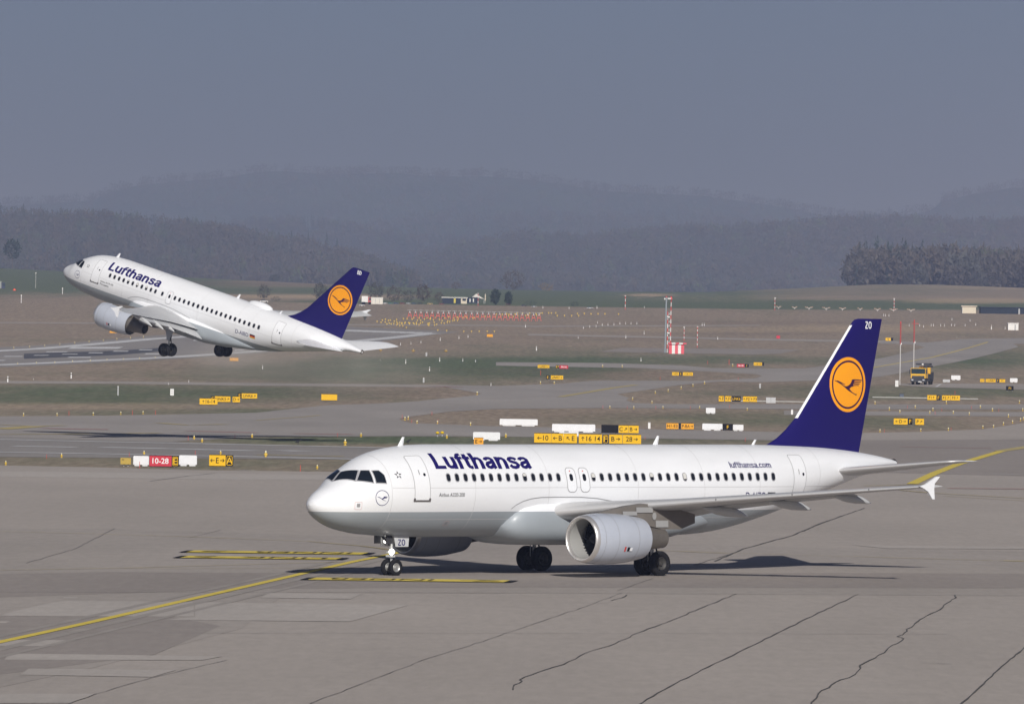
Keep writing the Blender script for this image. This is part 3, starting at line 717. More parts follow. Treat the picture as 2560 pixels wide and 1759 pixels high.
YAW = R(44.38)
big_jet = airliner('airliner', 'white airliner with blue tail marked ZO taxiing on the apron, nose wheel light on', 'ZO', 0, 0, True)
_A = Vector((math.cos(YAW), math.sin(YAW), 0))
big_jet.rotation_euler = (0, 0, YAW); big_jet.location = Vector((-5.218, 420.0, 0)) - _A * 5.07
jet2 = airliner('airliner', 'white airliner with blue tail marked BD climbing nose-up above the runway', 'BD', 1.60, 2.13, False)
_a, _t = R(-37.35), R(14.41)
_A = Vector((math.cos(_a)*math.cos(_t), math.sin(_a)*math.cos(_t), -math.sin(_t))); _Y = Vector((-math.sin(_a), math.cos(_a), 0)); _U = _A.cross(_Y)
_ref = Vector((-26.706, 815.67, 11.128)); _o = _ref - _A*16.1 - _U*ZC
jet2.matrix_world = Matrix(((_A.x, _Y.x, _U.x, _o.x), (_A.y, _Y.y, _U.y, _o.y), (_A.z, _Y.z, _U.z, _o.z), (0, 0, 0, 1)))

# ------------------------------------------------------------------ ground: one sheet to the horizon
def proj(w):
    d = Vector(w) - Vector((0, 0, CAMH)); yv = d.y*_cp - d.z*_sp; zv = d.y*_sp + d.z*_cp
    x = F*d.x/yv; y = -F*zv/yv
    return 1280 + x*_cr - y*_sr, 879.5 + x*_sr + y*_cr
# the far field edge rises unevenly: extra height by sideways angle (source pixels from the middle)
EDGE_X = [-4000, -1400, -1280, -1000, -640, -300, 0, 250, 480, 720, 900, 1050, 1280, 1500, 4000]
EDGE_Y = [692, 692, 690, 700, 712, 722, 725, 725.5, 723, 709, 697, 695, 700, 704, 704]      # level photograph rows
def ground_z(x, Y):
    z = zprof(Y)
    if Y > 2900:
        t = min(1, (Y - 2900) / 2100); t = t*t*(3 - 2*t); yc = float(np.interp(x / Y * F, EDGE_X, EDGE_Y))
        z += t * (CAMH + (758.8 - yc) / F * 5000 - zprof(5000))
    return z
# turf colour zones in the photograph's terms: x, y, half widths, channel (0 green, 1 straw, 2 dark soil), amount
ZONES = [(250, 985, 520, 20, 0, .9), (520, 1030, 500, 9, 0, .5), (980, 930, 420, 26, 0, .75), (700, 975, 300, 10, 2, .35), (1400, 900, 420, 22, 0, .5), (1380, 925, 130, 16, 0, .55),
         (1000, 990, 160, 10, 2, .35), (250, 1015, 420, 8, 1, .35), (1700, 900, 600, 8, 0, .35), (2250, 980, 420, 14, 0, .65), (2250, 905, 160, 20, 0, .5), (2500, 895, 120, 26, 0, .6),
         (1950, 960, 260, 12, 2, .4), (1450, 935, 330, 16, 2, .35), (1840, 1048, 260, 14, 0, .6), (1500, 1040, 320, 12, 2, .25), (2180, 1060, 160, 14, 0, .55), (1700, 1058, 90, 10, 1, .5),
         (300, 1155, 900, 20, 0, .35), (1400, 1100, 700, 10, 0, .6), (800, 1100, 300, 14, 0, .4),
         (1900, 825, 420, 5, 1, .5), (2150, 815, 200, 5, 1, .4), (1850, 808, 300, 5, 2, .45), (2000, 835, 300, 4, 2, .3), (300, 800, 500, 5, 1, .2), (1500, 845, 300, 4, 2, .35), (900, 860, 300, 5, 2, .3), (2350, 825, 230, 8, 1, .25)]
FIELDS = [(100, 700, 420, 27, 0, 1.5), (720, 741, 230, 4, 1, .9), (760, 727, 260, 8, 0, .9), (680, 708, 260, 6, 2, .8), (760, 704, 170, 2, 1, .6), (1150, 714, 220, 16, 0, 1.4), (1240, 742, 60, 10, 0, .7), (1500, 742, 330, 18, 0, 1.5), (1850, 745, 300, 9, 1, .25),
          (2100, 762, 520, 9, 0, 1.6), (2150, 722, 330, 14, 0, .35), (2450, 752, 150, 6, 1, .9), (2480, 768, 200, 6, 0, .5), (2490, 718, 160, 5, 1, .5), (1620, 737, 45, 3, 1, 1.0), (1000, 759, 500, 6, 0, .9), (1130, 752, 300, 7, 0, .5)]
def turf_mat():
    m = bpy.data.materials.new('airfield_turf'); m.use_nodes = True; nt = m.node_tree; b = nt.nodes['Principled BSDF']; L = nt.links
    geo = nt.nodes.new('ShaderNodeNewGeometry'); at_ = nt.nodes.new('ShaderNodeAttribute'); at_.attribute_name = 'zone'
    sep = nt.nodes.new('ShaderNodeSeparateColor'); L.new(at_.outputs['Color'], sep.inputs[0])
    def noise(sc, st, det=5):
        mp = nt.nodes.new('ShaderNodeMapping'); mp.inputs['Scale'].default_value = st; L.new(geo.outputs['Position'], mp.inputs[0])
        n = nt.nodes.new('ShaderNodeTexNoise'); n.inputs['Scale'].default_value = sc; n.inputs['Detail'].default_value = det; n.inputs['Roughness'].default_value = .62; L.new(mp.outputs[0], n.inputs['Vector']); return n.outputs['Fac']
    n1 = noise(.05, (1, .16, 1)); n2 = noise(.3, (1, .06, 1), 7); n3 = noise(.012, (1, .5, 1), 3)
    def math_(op, a, b_, clamp=False):
        n = nt.nodes.new('ShaderNodeMath'); n.operation = op; n.use_clamp = clamp
        for i, q in enumerate((a, b_)):
            if isinstance(q, (int, float)): n.inputs[i].default_value = q
            else: L.new(q, n.inputs[i])
        return n.outputs[0]
    def mix(f, a, b_):
        n = nt.nodes.new('ShaderNodeMix'); n.data_type = 'RGBA'; L.new(f, n.inputs['Factor'])
        for k, q in (('A', a), ('B', b_)):
            if isinstance(q, tuple): n.inputs[k].default_value = (*q, 1)
            else: L.new(q, n.inputs[k])
        return n.outputs['Result']
    w = math_('SUBTRACT', math_('ADD', math_('MULTIPLY', n1, 1.0), math_('MULTIPLY', n2, .7)), .85)
    gfac = math_('ADD', sep.outputs[0], math_('MULTIPLY', w, 1.3), True)
    sfac = math_('ADD', sep.outputs[1], math_('MULTIPLY', math_('SUBTRACT', n2, .6), 1.2), True)
    dfac = math_('ADD', math_('MULTIPLY', sep.outputs[2], 1.0), math_('MULTIPLY', math_('SUBTRACT', n3, .58), 1.4), True)
    c = mix(gfac, (.330, .266, .205), (.128, .158, .092)); c = mix(sfac, c, (.48, .37, .25)); c = mix(math_('MULTIPLY', dfac, .7), c, (.20, .15, .115))
    vm = nt.nodes.new('ShaderNodeVectorMath'); vm.operation = 'SCALE'; L.new(c, vm.inputs[0])
    n4 = noise(1.3, (1, .06, 1), 8); L.new(math_('ADD', math_('MULTIPLY', n4, 1.3), .35), vm.inputs['Scale'])
    L.new(vm.outputs[0], b.inputs['Base Color']); b.inputs['Roughness'].default_value = .95; b.inputs['Specular IOR Level'].default_value = .1
    return m
TURF = turf_mat()
def build_ground():
    xs = sorted(set([-9000, -4000, -2000, -1200, -800, -560, -440] + list(range(-360, 361, 8)) + [440, 560, 800, 1200, 2000, 4000, 9000]))
    ys = sorted(set([-2500, -800, -200, 100, 250] + list(range(300, 3000, 20)) + list(range(3000, 5650, 50)) + [5800, 6500, 8000, 11000, 15000, 20000, 40000] + [y for y in ZP_Y if 900 < y < 6000]))
    nx, ny = len(xs), len(ys); v = []; z_ = np.zeros((nx*ny, 4), np.float32); z_[:, 3] = 1
    for j, Y in enumerate(ys):
        for i, x in enumerate(xs):
            v.append((x, Y, ground_z(x, min(Y, 5600))))
            if Y > 250 and abs(x) < Y*.09:
                px, py = proj(v[-1])
                for (a, b, sx, sy, ch, am) in (ZONES if Y < 2850 else FIELDS):
                    e = ((px - a)/sx)**2 + ((py - b)/sy)**2
                    if e < 9: z_[j*nx + i, ch] += am * (math.exp(-e*e*.35))
    f = [(j*nx + i, j*nx + i + 1, (j+1)*nx + i + 1, (j+1)*nx + i) for j in range(ny-1) for i in range(nx-1)]
    me = bpy.data.meshes.new('ground'); me.from_pydata(v, [], f); me.materials.append(TURF)
    a = me.attributes.new('zone', 'FLOAT_COLOR', 'POINT'); a.data.foreach_set('color', z_.ravel())
    o = lk(bpy.data.objects.new('ground', me)); o['kind'] = 'structure'
build_ground()
def P_slope(px, py):
    d = ray(px, py)
    for Y in np.arange(2400, 5200, 4.0):
        if CAMH + Y*d[2]/d[1] <= ground_z(d[0]/d[1]*Y, Y): break
    return d[0]/d[1]*Y, Y
_tr = [P_slope(x, y) for x, y in ((1592, 746.5), (1625, 744), (1650, 741), (1682, 737.5))]; mb = MB()
for (xa, ya), (xb, yb) in zip(_tr, _tr[1:]):
    for k in range(8):
        a, b = k/8, (k + 1)/8; q = [(xa + (xb - xa)*t, ya + (yb - ya)*t) for t in (a, b)]
        mb.add([(x, Y + dy, ground_z(x, Y + dy) + .25) for (x, Y), dy in ((q[0], -14), (q[1], -14), (q[1], 14), (q[0], 14))], [(0, 1, 2, 3)])
_o = mb.obj('path', mat('pale_farm_track', (.52, .44, .30), .9)); _o['kind'] = 'structure'

def pave(name, col, streak=.10, rough=.85, joints=0.0):
    if name in _mats: return _mats[name]
    m = bpy.data.materials.new(name); m.use_nodes = True; nt = m.node_tree; b = nt.nodes['Principled BSDF']; L = nt.links
    geo = nt.nodes.new('ShaderNodeNewGeometry')
    def noise(sc, st, det=5, ro=.6):
        mp = nt.nodes.new('ShaderNodeMapping'); mp.inputs['Scale'].default_value = st; L.new(geo.outputs['Position'], mp.inputs[0])
        n = nt.nodes.new('ShaderNodeTexNoise'); n.inputs['Scale'].default_value = sc; n.inputs['Detail'].default_value = det; n.inputs['Roughness'].default_value = ro; L.new(mp.outputs[0], n.inputs['Vector']); return n.outputs['Fac']
    a = noise(.10, (1, .18, 1)); c = noise(.6, (.25, 1, 1)); e = noise(2.2, (1, .13, 1), 8, .75); g = noise(.03, (.6, .35, 1), 4)
    def mr(q, lo, hi):
        n = nt.nodes.new('ShaderNodeMapRange'); n.inputs['From Min'].default_value = .3; n.inputs['From Max'].default_value = .7; n.inputs['To Min'].default_value = lo; n.inputs['To Max'].default_value = hi; L.new(q, n.inputs['Value']); return n.outputs[0]
    def mul(p, q):
        n = nt.nodes.new('ShaderNodeMath'); n.operation = 'MULTIPLY'; L.new(p, n.inputs[0]); L.new(q, n.inputs[1]); return n.outputs[0]
    t = mul(mul(mr(a, 1-streak, 1+streak), mr(c, 1-streak*.5, 1+streak*.5)), mul(mr(e, .91, 1.09), mr(g, 1-streak, 1+streak)))
    vm = nt.nodes.new('ShaderNodeVectorMath'); vm.operation = 'SCALE'; vm.inputs[0].default_value = col; L.new(t, vm.inputs['Scale']); L.new(vm.outputs[0], b.inputs['Base Color'])
    b.inputs['Roughness'].default_value = rough; b.inputs['Specular IOR Level'].default_value = .25
    _mats[name] = m; return m
CONC = pave('apron_concrete', (.42, .376, .338), .05)
TAXI = pave('taxiway_asphalt', (.36, .33, .306), .08)
RWY = pave('runway_asphalt', (.30, .278, .262), .08)
LIGHT = pave('pale_concrete_slab', (.455, .415, .378), .05)
DARK = pave('worn_dark_asphalt', (.325, .288, .262), .06)
MID = pave('mid_asphalt', (.39, .35, .316), .07)
YLINE = mat('taxi_line_yellow', (.74, .58, .10), .8, var=.12, scale=.8, spec=.2)
YLINE2 = mat('faded_taxi_line', (.48, .39, .16), .8, var=.25, scale=.5)
WLINE = mat('runway_white_paint', (.66, .66, .66), .7, var=.18, scale=.3)
RLINE = mat('faded_red_paint', (.42, .17, .16), .8, var=.25, scale=.3)
TAR = mat('crack_tar', (.10, .095, .09), .8, var=.35, scale=.5)
TARL = mat('faint_joint', (.24, .22, .21), .8)
RUB = mat('tyre_rubber_streak', (.085, .085, .095), .8, var=.3, scale=.15, stretch=(.2, 1, 1))

# aprons, runways, taxiways, roads (outlines in photograph rows, laid on the ground)
E0 = -900; E1 = 3500
sheet('apron', [[(E0, 1146), (0, 1163), (250, 1168), (500, 1175), (830, 1179), (1300, 1184), (1900, 1188), (2100, 1130), (2153, 1082), (2300, 1079), (2456, 1073), (2560, 1057), (2750, 1030), (E1, 1000), (E1, 2300), (E0, 2300)]], CONC, .012)
sheet('runway', [[(E0, 1072), (0, 1090), (430, 1104), (600, 1109), (950, 1119), (1500, 1133), (2200, 1150), (2140, 1188), (1500, 1171), (860, 1148), (400, 1145), (0, 1142), (E0, 1128)]], RWY, .016)
sheet('taxiway', [[(E0, 1022), (0, 1040.5), (276, 1039), (640, 1031.5), (816, 1013), (951, 1008.5), (1040, 1003), (1150, 992), (1190, 988), (1205, 984), (1150, 974), (1109, 966), (1109, 962), (1240, 964.6), (1405, 959), (1474, 952), (1515, 951), (1758, 952), (1795, 953.6), (1700, 962), (1543, 985), (1572, 994), (1566, 1001), (1584, 1007), (1681, 1010), (1880, 1010), (2164, 1010.5), (2560, 1011), (E1, 1014), (E1, 1029), (2560, 1023), (2164, 1022.5), (1880, 1022), (1515, 1019.7), (1240, 1022), (1122, 1029), (1010, 1043), (998, 1047), (1004, 1052), (1026, 1057), (1219, 1065), (1857, 1077.6), (2000, 1081), (2160, 1082), (2140, 1103), (1900, 1100), (1240, 1091), (1000, 1090), (640, 1092), (430, 1104), (200, 1098), (0, 1091), (E0, 1073)]], TAXI, .020)
sheet('taxiway', [[(1960, 1026), (2164, 1028), (2560, 1030), (E1, 1034), (E1, 1046), (2560, 1041), (2164, 1038), (1960, 1037)]], TAXI, .020)
sheet('taxiway', [[(1240, 905), (1500, 907), (1700, 913), (1780, 920), (1880, 921), (2010, 921), (2192, 897), (2263, 882), (2312, 868), (2290, 862), (2250, 859.5), (2200, 859), (2208, 850.5), (2318, 856), (2401, 847.6), (2560, 845), (2900, 838), (2900, 855), (2533, 859), (2546, 867), (2429, 897), (2329, 916.5), (2203, 941), (2120, 949), (1905, 955), (1758, 953), (1758, 951.5), (1890, 945), (1905, 940), (1890, 935), (1780, 929), (1600, 920), (1240, 914)]], TAXI, .020)
sheet('runway', [[(-500, 868), (0, 868), (100, 863), (388, 838), (700, 823), (870, 816), (1085, 826), (1150, 830), (1100, 835), (918, 857), (640, 884), (444, 897), (100, 914), (0, 918), (-500, 918)]], RWY, .020)
sheet('road', [[(E0, 943), (0, 952), (300, 953), (640, 957), (1109, 962), (1109, 968), (640, 964), (300, 959), (0, 958), (E0, 950)]], MID, .016)
sheet('road', [[(1320, 834), (1665, 841), (1880, 846), (2208, 851), (2208, 857), (1880, 850), (1665, 845), (1320, 838)]], MID, .016)
sheet('road', [[(E0, 794), (-100, 804), (1250, 812), (1330, 814), (1900, 812), (1900, 814), (1330, 817), (1250, 815), (-100, 807), (E0, 797)]], MID, .016)
sheet('service_pad', [[(2249, 958.5), (2350, 958.5), (2560, 960), (2700, 961), (2700, 976), (2560, 974), (2332, 968), (2249, 963)]], MID, .024)
sheet('service_pad', [[(1498, 879), (1556, 869.5), (1880, 872), (2000, 874), (1950, 884), (1875, 886), (1665, 882)]], DARK, .024)

# lighter and darker slabs on the near apron
z3 = lambda *p: [(x/1.815, 1240 + y/1.815) for x, y in p]
z4_ = lambda *p: [(1280 + x/1.815, 1240 + y/1.815) for x, y in p]
sheet('apron_slab', [z3((-300, 150), (520, 148), (1780, 190), (2323, 205), (5800, 275), (5800, 460), (2400, 440), (1300, 437), (1100, 600), (420, 780), (-300, 930))], MID, .018)
sheet('apron_slab', [z3((-300, 360), (500, 345), (1300, 350), (2400, 345), (5800, 355), (5800, 420), (2400, 415), (1200, 420), (-300, 470))], DARK, .022)
sheet('apron_slab', [z3((-300, 545), (760, 545), (1000, 590), (700, 720), (0, 810), (-300, 850))], DARK, .022)
for poly in ([(290, 475), (880, 481), (880, 548), (0, 544), (60, 525), (200, 492)], [(883, 482), (1855, 495), (1590, 570), (750, 562), (885, 549)], [(1215, 440), (1640, 445), (1590, 468), (1185, 462)], [(-200, 650), (345, 655), (235, 682), (-200, 680)], [(40, 715), (1010, 728), (920, 745), (20, 744)],
             [(130, 784), (800, 790), (690, 822), (90, 812)], [(-200, 900), (440, 898), (320, 940), (-200, 942)], [(290, 459), (355, 459), (345, 466), (285, 466)], [(-100, 568), (48, 570), (20, 577), (-100, 576)]):
    sheet('apron_slab', [z3(*poly)], LIGHT, .026)
sheet('apron_slab', [z4_((1540, 222), (1700, 226), (2700, 233), (2700, 243), (1700, 238))], LIGHT, .026)
sheet('apron_slab', [[(E0, 1174), (0, 1178), (600, 1184), (860, 1188), (860, 1199), (600, 1199), (0, 1191), (E0, 1186)]], LIGHT, .018)
sheet('apron_slab', [[(2150, 1100), (2560, 1098), (3200, 1098), (3200, 1180), (2560, 1190), (2150, 1180)]], DARK, .018)

# cracks and joints
def crack(pts, w, m=TAR, off=.034, jit=.0):
    q = [P(*a).xy for a in pts]; rnd = random.Random(len(pts)*7 + int(pts[0][0])); o = []
    for a, b in zip(q, q[1:]):
        n = max(2, int((b - a).length / 2.2))
        for i in range(n):
            t = i/n; o.append(a + (b - a)*t + Vector((rnd.uniform(-1, 1), rnd.uniform(-1, 1)))*jit*(i > 0))
    o.append(q[-1]); ws = [w*rnd.uniform(.55, 1.3) for _ in o]
    sheet('crack' if m is TAR else 'joint', ribbon(o, ws), m, off, None, 'structure', True)
crack(z4_((1018, 445), (850, 512), (700, 575), (570, 622), (470, 670), (330, 715), (235, 765), (150, 790), (95, 810), (35, 835), (45, 842), (10, 858), (5, 880)), .05, jit=.06)
crack(z4_((1572, 447), (1430, 512), (1300, 575), (1190, 630), (1095, 678), (950, 748), (860, 790), (745, 850), (660, 895), (595, 937), (560, 960)), .055, jit=.05)
crack(z4_((2010, 450), (2017, 462), (1960, 495), (1925, 525), (1880, 545), (1830, 578), (1790, 605), (1780, 622), (1748, 638), (1778, 648), (1700, 700), (1650, 735), (1578, 770), (1570, 795), (1530, 825), (1470, 845), (1440, 870), (1390, 898), (1360, 937), (1340, 960)), .055, jit=.09)
crack(z4_((2500, 560), (2323, 690), (2200, 795), (2100, 890), (2045, 937), (2020, 960)), .065, jit=.03)
crack(z3((2823, 440), (2633, 510), (2503, 553), (2323, 615), (2100, 690), (1950, 735), (1700, 830), (1610, 865), (1440, 930), (1400, 950)), .028, jit=.05)
crack(z3((1030, 745), (690, 825), (430, 900), (310, 945)), .04, TARL, jit=.05)
crack(z4_((1500, 90), (1400, 125), (1270, 180), (1050, 240), (920, 297)), .11, jit=.04); crack(z4_((1000, 262), (830, 312)), .05, jit=.04); crack(z4_((640, 375), (480, 430)), .035, jit=.03); crack(z4_((1600, 55), (1400, 125)), .07, jit=.03)
crack(z3((520, 148), (340, 240), (120, 305)), .05, TARL, jit=.05); crack(z3((1000, 155), (860, 190)), .04, TARL); crack([(375, 1203), (470, 1190), (540, 1183)], .12, TARL)
for y, x0, x1, w in ((437, -300, 2323, .12), (623, 300, 4300, .09), (215, 2400, 3300, .1)):
    crack(z3((x0, y - 1), ((x0 + x1)/2, y), (x1, y + 4)), w, TARL, .030)
crack(z4_((1850, 758), (1925, 760), (1995, 763)), .10, mat('oil_mark', (.12, .11, .105), .6), .034)
for pts in ([(450, 475), (500, 462), (520, 450)], [(380, 487), (440, 486)]): crack(z4_(*pts), .05, jit=.04)

# rubber left by many wheels along the taxi path
MARK = mat('tyre_mark', (.34, .306, .275), .85, var=.15, scale=.3)
for k, (dx, dy) in enumerate(((-70, 3), (-46, -2), (38, 2), (66, -3), (95, 5))):
    line('tyre_mark', [(-200 + dx*1.5, 1652 + dy), (220 + dx*1.2, 1558 + dy), (496 + dx*1.1, 1494 + dy), (716 + dx, 1444 + dy), (882 + dx, 1405 + dy)], .30, MARK, .028)

# painted lines
ln = lambda pts, w, m, off=.040: line('taxi_line', pts, w, m, off)
ln([(-200, 1652), (0, 1606), (220, 1558), (496, 1494.5), (716, 1444), (882, 1405), (978, 1386), (1040, 1372)], .42, YLINE)
ln(z3((-200, 158), (260, 168), (800, 184), (1400, 207), (1640, 228), (1720, 238), (1775, 246)), .20, YLINE2)
ln(z3((-200, 342), (560, 328), (1000, 316), (1565, 300)), .16, YLINE2); ln(z3((560, 331), (1300, 328), (1980, 322)), .12, YLINE2)
ln(z3((2195, 195), (2323, 205), (2920, 245), (3300, 262)), .22, YLINE2); ln(z4_((700, 250), (1300, 268), (2000, 290), (2700, 305)), .13, YLINE2); ln(z4_((1550, 275), (2323, 298), (2700, 303)), .12, YLINE2); ln(z4_((2230, 295), (2400, 298)), .4, YLINE)
ln([(2700, 1098), (2500, 1129), (2400, 1159), (2340, 1182), (2280, 1210)], .8, YLINE); ln([(2500, 1128), (2700, 1096)], 1.2, YLINE2)
ln([(2160, 1215), (2240, 1213), (2350, 1209)], .35, YLINE2); ln([(2250, 1226), (2330, 1233), (2560, 1246), (2800, 1258)], .35, YLINE2); ln([(2360, 1240), (2560, 1252), (2800, 1262)], .2, YLINE2)
line('stop_line', [(2370, 1221), (2460, 1222), (2700, 1224)], 1.0, RLINE, .044); line('stop_line', [(2250, 1117), (2330, 1119), (2480, 1121)], .8, RLINE, .044)
ln([(-200, 1081), (0, 1086.5), (170, 1085), (400, 1083)], 1.3, YLINE2); ln([(0, 1073), (50, 1069), (90, 1066)], 2.2, YLINE2); ln([(0, 1062), (90, 1066), (160, 1064)], 1.2, YLINE2); ln([(400, 1058), (470, 1063), (560, 1061)], 1.4, YLINE2)
line('stop_line', [(110, 1071), (200, 1073), (270, 1074)], 2.6, RLINE, .036); line('stop_line', [(470, 1078), (560, 1080), (640, 1082)], 2.2, RLINE, .036); line('stop_line', [(735, 1084), (820, 1085.5), (880, 1086)], 2.0, RLINE, .036); line('stop_line', [(1080, 966), (1150, 967.5)], 3.5, RLINE, .036)
ln([(1400, 992), (1460, 982), (1530, 970), (1590, 962)], 1.0, YLINE2, .034); ln([(640, 1051), (760, 1042), (800, 1038)], .4, YLINE2, .034)
ln([(2170, 921), (2250, 907), (2330, 893), (2420, 870), (2470, 855)], .45, YLINE, .034)
# near runway: edge lines, stripes, outline of the jet's shadow
line('runway_edge_line', [(-300, 1092), (0, 1098.6), (300, 1105), (640, 1112), (957, 1119), (1500, 1132)], 2.2, WLINE, .030); line('runway_edge_line', [(-300, 1124), (0, 1130), (330, 1136), (640, 1142), (860, 1147.5), (1400, 1162)], 2.2, WLINE, .030)
for a, b in (((32, 1115), (190, 1118)), ((255, 1118), (420, 1121.5)), ((430, 1121.8), (640, 1127)), ((700, 1126), (760, 1128))): line('runway_stripe', [a, b], 2.6, WLINE, .030)
ln([(640, 1137), (860, 1141)], 1.6, YLINE2, .030)
SHADOW_STREAK = ([(60, 1104.5), (200, 1107), (640, 1113.5), (640, 1116), (300, 1113), (120, 1107.5)], [(690, 1120), (740, 1119), (800, 1121), (800, 1124), (720, 1123.5)])  # outline of the climbing jet's cast shadow on the runway, not drawn
# far runway: edge lines and touchdown marks
line('runway_edge_line', [(-200, 885), (0, 877), (100, 871.6), (250, 859), (388, 846.5), (620, 832), (870, 824)], 4.2, WLINE, .030); line('runway_edge_line', [(-200, 917), (0, 912), (100, 908), (250, 901), (444, 892), (640, 878), (918, 850), (1000, 842), (1071, 834)], 4.2, WLINE, .030)
for x0, x1, y0, y1 in ((168, 309, 867, 872), (113, 171, 878.5, 880.5), (83, 124, 887.5, 889), (153, 196, 884.5, 886), (8, 59, 890, 892), (220, 259, 881, 883), (281, 322, 877, 879), (346, 382, 873.5, 875.5), (167, 230, 892, 894.5), (361, 400, 883.5, 886), (-60, 16, 900, 902), (482, 520, 848, 852), (446, 486, 839.5, 842.5), (585, 612, 874, 877), (530, 560, 857, 859), (600, 640, 864, 866)):
    k = (x1 - x0)*.10; sheet('touchdown_mark', [[(x0 + k, y0), (x1, y0), (x1 - k, y1), (x0, y1)]], WLINE, .034)
for i in range(9):
    x = 862 + i*23.5; y = 825.5 + i*.75; sheet('threshold_bar', [[(x + 8, y - .6), (x + 33, y - .6), (x + 22, y + 3.2), (x - 4, y + 3.2)]], WLINE, .034)
line('runway_edge_line', [(870, 824.5), (1000, 830), (1090, 834)], 5, WLINE, .034)
sheet('tyre_streaks', [[(60, 884), (300, 876), (420, 868), (420, 877), (300, 887), (60, 897)]], RUB, .026)
line('pad_line', [(2340, 967), (2352, 960)], .35, WLINE, .030)
for a, b in (((430, 1174), (500, 1175.5)), ((590, 1175), (640, 1176.5)), ((2480, 1185), (2560, 1187)), ((2240, 1179), (2270, 1180))): line('apron_line', [a, b], .5, WLINE, .040)

# black on yellow direction panels painted on the apron
def pavement_panel(corners, word, arrow_left, flip):
    pts = [P(*c).xy for c in corners]                     # near-left, near-right, far-right, far-left
    nl, nr, fr, fl = pts; o = sheet('pavement_marking', [[tuple(p) for p in pts]], YLINE, .052, None, 'structure', True)
    ctr = sum(pts, Vector((0, 0)))/4
    E_ = lambda a, b, k: a + (a - b).normalized()*k
    sheet('marking_border', [[tuple(E_(p, q, .36)) for p, q in zip((nl, nr, fr, fl), (nr, nl, fl, fr))]] if True else [[tuple(ctr + (p - ctr)*1.0 + (p - ctr).normalized()*.22) for p in pts]], BLACKP, .046, None, 'structure', True)
    def uv(a, b): return nl*(1-a)*(1-b) + nr*a*(1-b) + fr*a*b + fl*(1-a)*b
    polys = []
    x0, x1 = (.36, .92) if arrow_left else (.08, .62)
    v, f = text_box(word, x0, x1, .24, .76)
    if flip: v[:, 0] = x0 + x1 - v[:, 0]; v[:, 1] = 1 - v[:, 1]
    for t in f: polys.append([tuple(uv(*v[i])) for i in t])
    c = .17 if arrow_left else .86; s_ = 1 if arrow_left else -1
    for x, y in (((c - .1*s_, .5), (c + .02*s_, .86)), ((c - .1*s_, .5), (c + .02*s_, .14))):
        polys += [[tuple(p) for p in q] for q in ribbon([uv(*x), uv(*y)], .2)]
    polys += [[tuple(p) for p in q] for q in ribbon([uv(c - .09*s_, .5), uv(c + .10*s_, .5)], .2)]
    bm = bmesh.new()
    for p in polys:
        try: bm.faces.new([bm.verts.new((q[0], q[1], .072)) for q in p])
        except ValueError: pass
    for fc in bm.faces:
        fc.normal_update()
        if fc.normal.z < 0: fc.normal_flip()
    me = bpy.data.meshes.new('marking_lettering'); bm.to_mesh(me); bm.free(); me.materials.append(BLACKP); w = lk(bpy.data.objects.new('marking_lettering', me)); w.parent = o
pavement_panel([(465, 1382), (903, 1388), (922, 1383), (487, 1377.5)], 'INNER', True, True)
pavement_panel([(450, 1396), (838, 1400.5), (856, 1396), (472, 1391)], 'LINK', True, True)
pavement_panel([(769, 1451), (1258, 1457.5), (1276, 1452.5), (791, 1445.5)], 'INNER', False, True)

# ------------------------------------------------------------------ hills, woods, air
def hill(name, top, Yb, Yr, zb, m, rough=4.0, seed=1, cols=160, xext=700):
    """a rounded ridge: top = skyline in the photograph, Yb base distance, Yr ridge distance"""
    rnd = np.random.RandomState(seed); tx = [p[0] for p in top]; ty = [p[1] for p in top]
    px = np.linspace(tx[0], tx[-1], cols); py = np.interp(px, tx, ty); v = []; rows = 26
    Ys = list(np.linspace(Yb, Yr, rows)) + [Yr + (Yr - Yb)*.25, Yr + (Yr - Yb)*.6, Yr + (Yr - Yb)]
    n1 = rnd.normal(0, 1, (len(Ys) // 2 + 2, cols // 6 + 2))
    for j, Y in enumerate(Ys):
        for i in range(cols):
            w = at(px[i], py[i], Yr); x = w.x * Y / Yr
            t = min(1, (Y - Yb)/(Yr - Yb)); h = t*t*(3 - 2*t) if t < 1 else 1 - .9*((Y - Yr)/(Yr - Yb))
            a, b = j/2, i/6; ia, ib = int(a), int(b); fa, fb = a - ia, b - ib
            nz = (n1[ia, ib]*(1-fa)*(1-fb) + n1[ia+1, ib]*fa*(1-fb) + n1[ia, ib+1]*(1-fa)*fb + n1[ia+1, ib+1]*fa*fb) * rough * (4*t*(1-t) if t < 1 else 0)
            z = zb + (w.z - zb)*h + nz; v.append((x, Y, z))
    f = [(j*cols + i, j*cols + i + 1, (j+1)*cols + i + 1, (j+1)*cols + i) for j in range(len(Ys)-1) for i in range(cols-1)]
    me = bpy.data.meshes.new(name); me.from_pydata(v, [], f); me.materials.append(m); me.polygons.foreach_set('use_smooth', [True]*len(f))
    o = lk(bpy.data.objects.new(name, me)); o['kind'] = 'structure'
    A = np.array(v).reshape(len(Ys), cols, 3)
    return A
FLOOR = mat('leaf_litter', (.05, .045, .04), .95, var=.35, scale=.02)
FARM = mat('far_hill_cover', (.045, .070, .040), .95, var=.55, scale=.006, stretch=(1, .5, 1))
BARK = mat('bare_bark', (.10, .085, .07), .9, var=.3, scale=.5)
def leafmat(name, col, var=.35):
    m = mat(name, col, .9, var=var, scale=.12); return m
BROWN = leafmat('bare_twigs_brown', (.078, .064, .054)); GREYB = leafmat('bare_twigs_grey', (.066, .068, .060)); RUST = leafmat('budding_twigs_rust', (.085, .064, .048))
PINE = leafmat('conifer_needles', (.016, .034, .024)); OLIVE = leafmat('olive_foliage', (.075, .10, .045)); GOLDB = leafmat('golden_catkins', (.22, .15, .05))
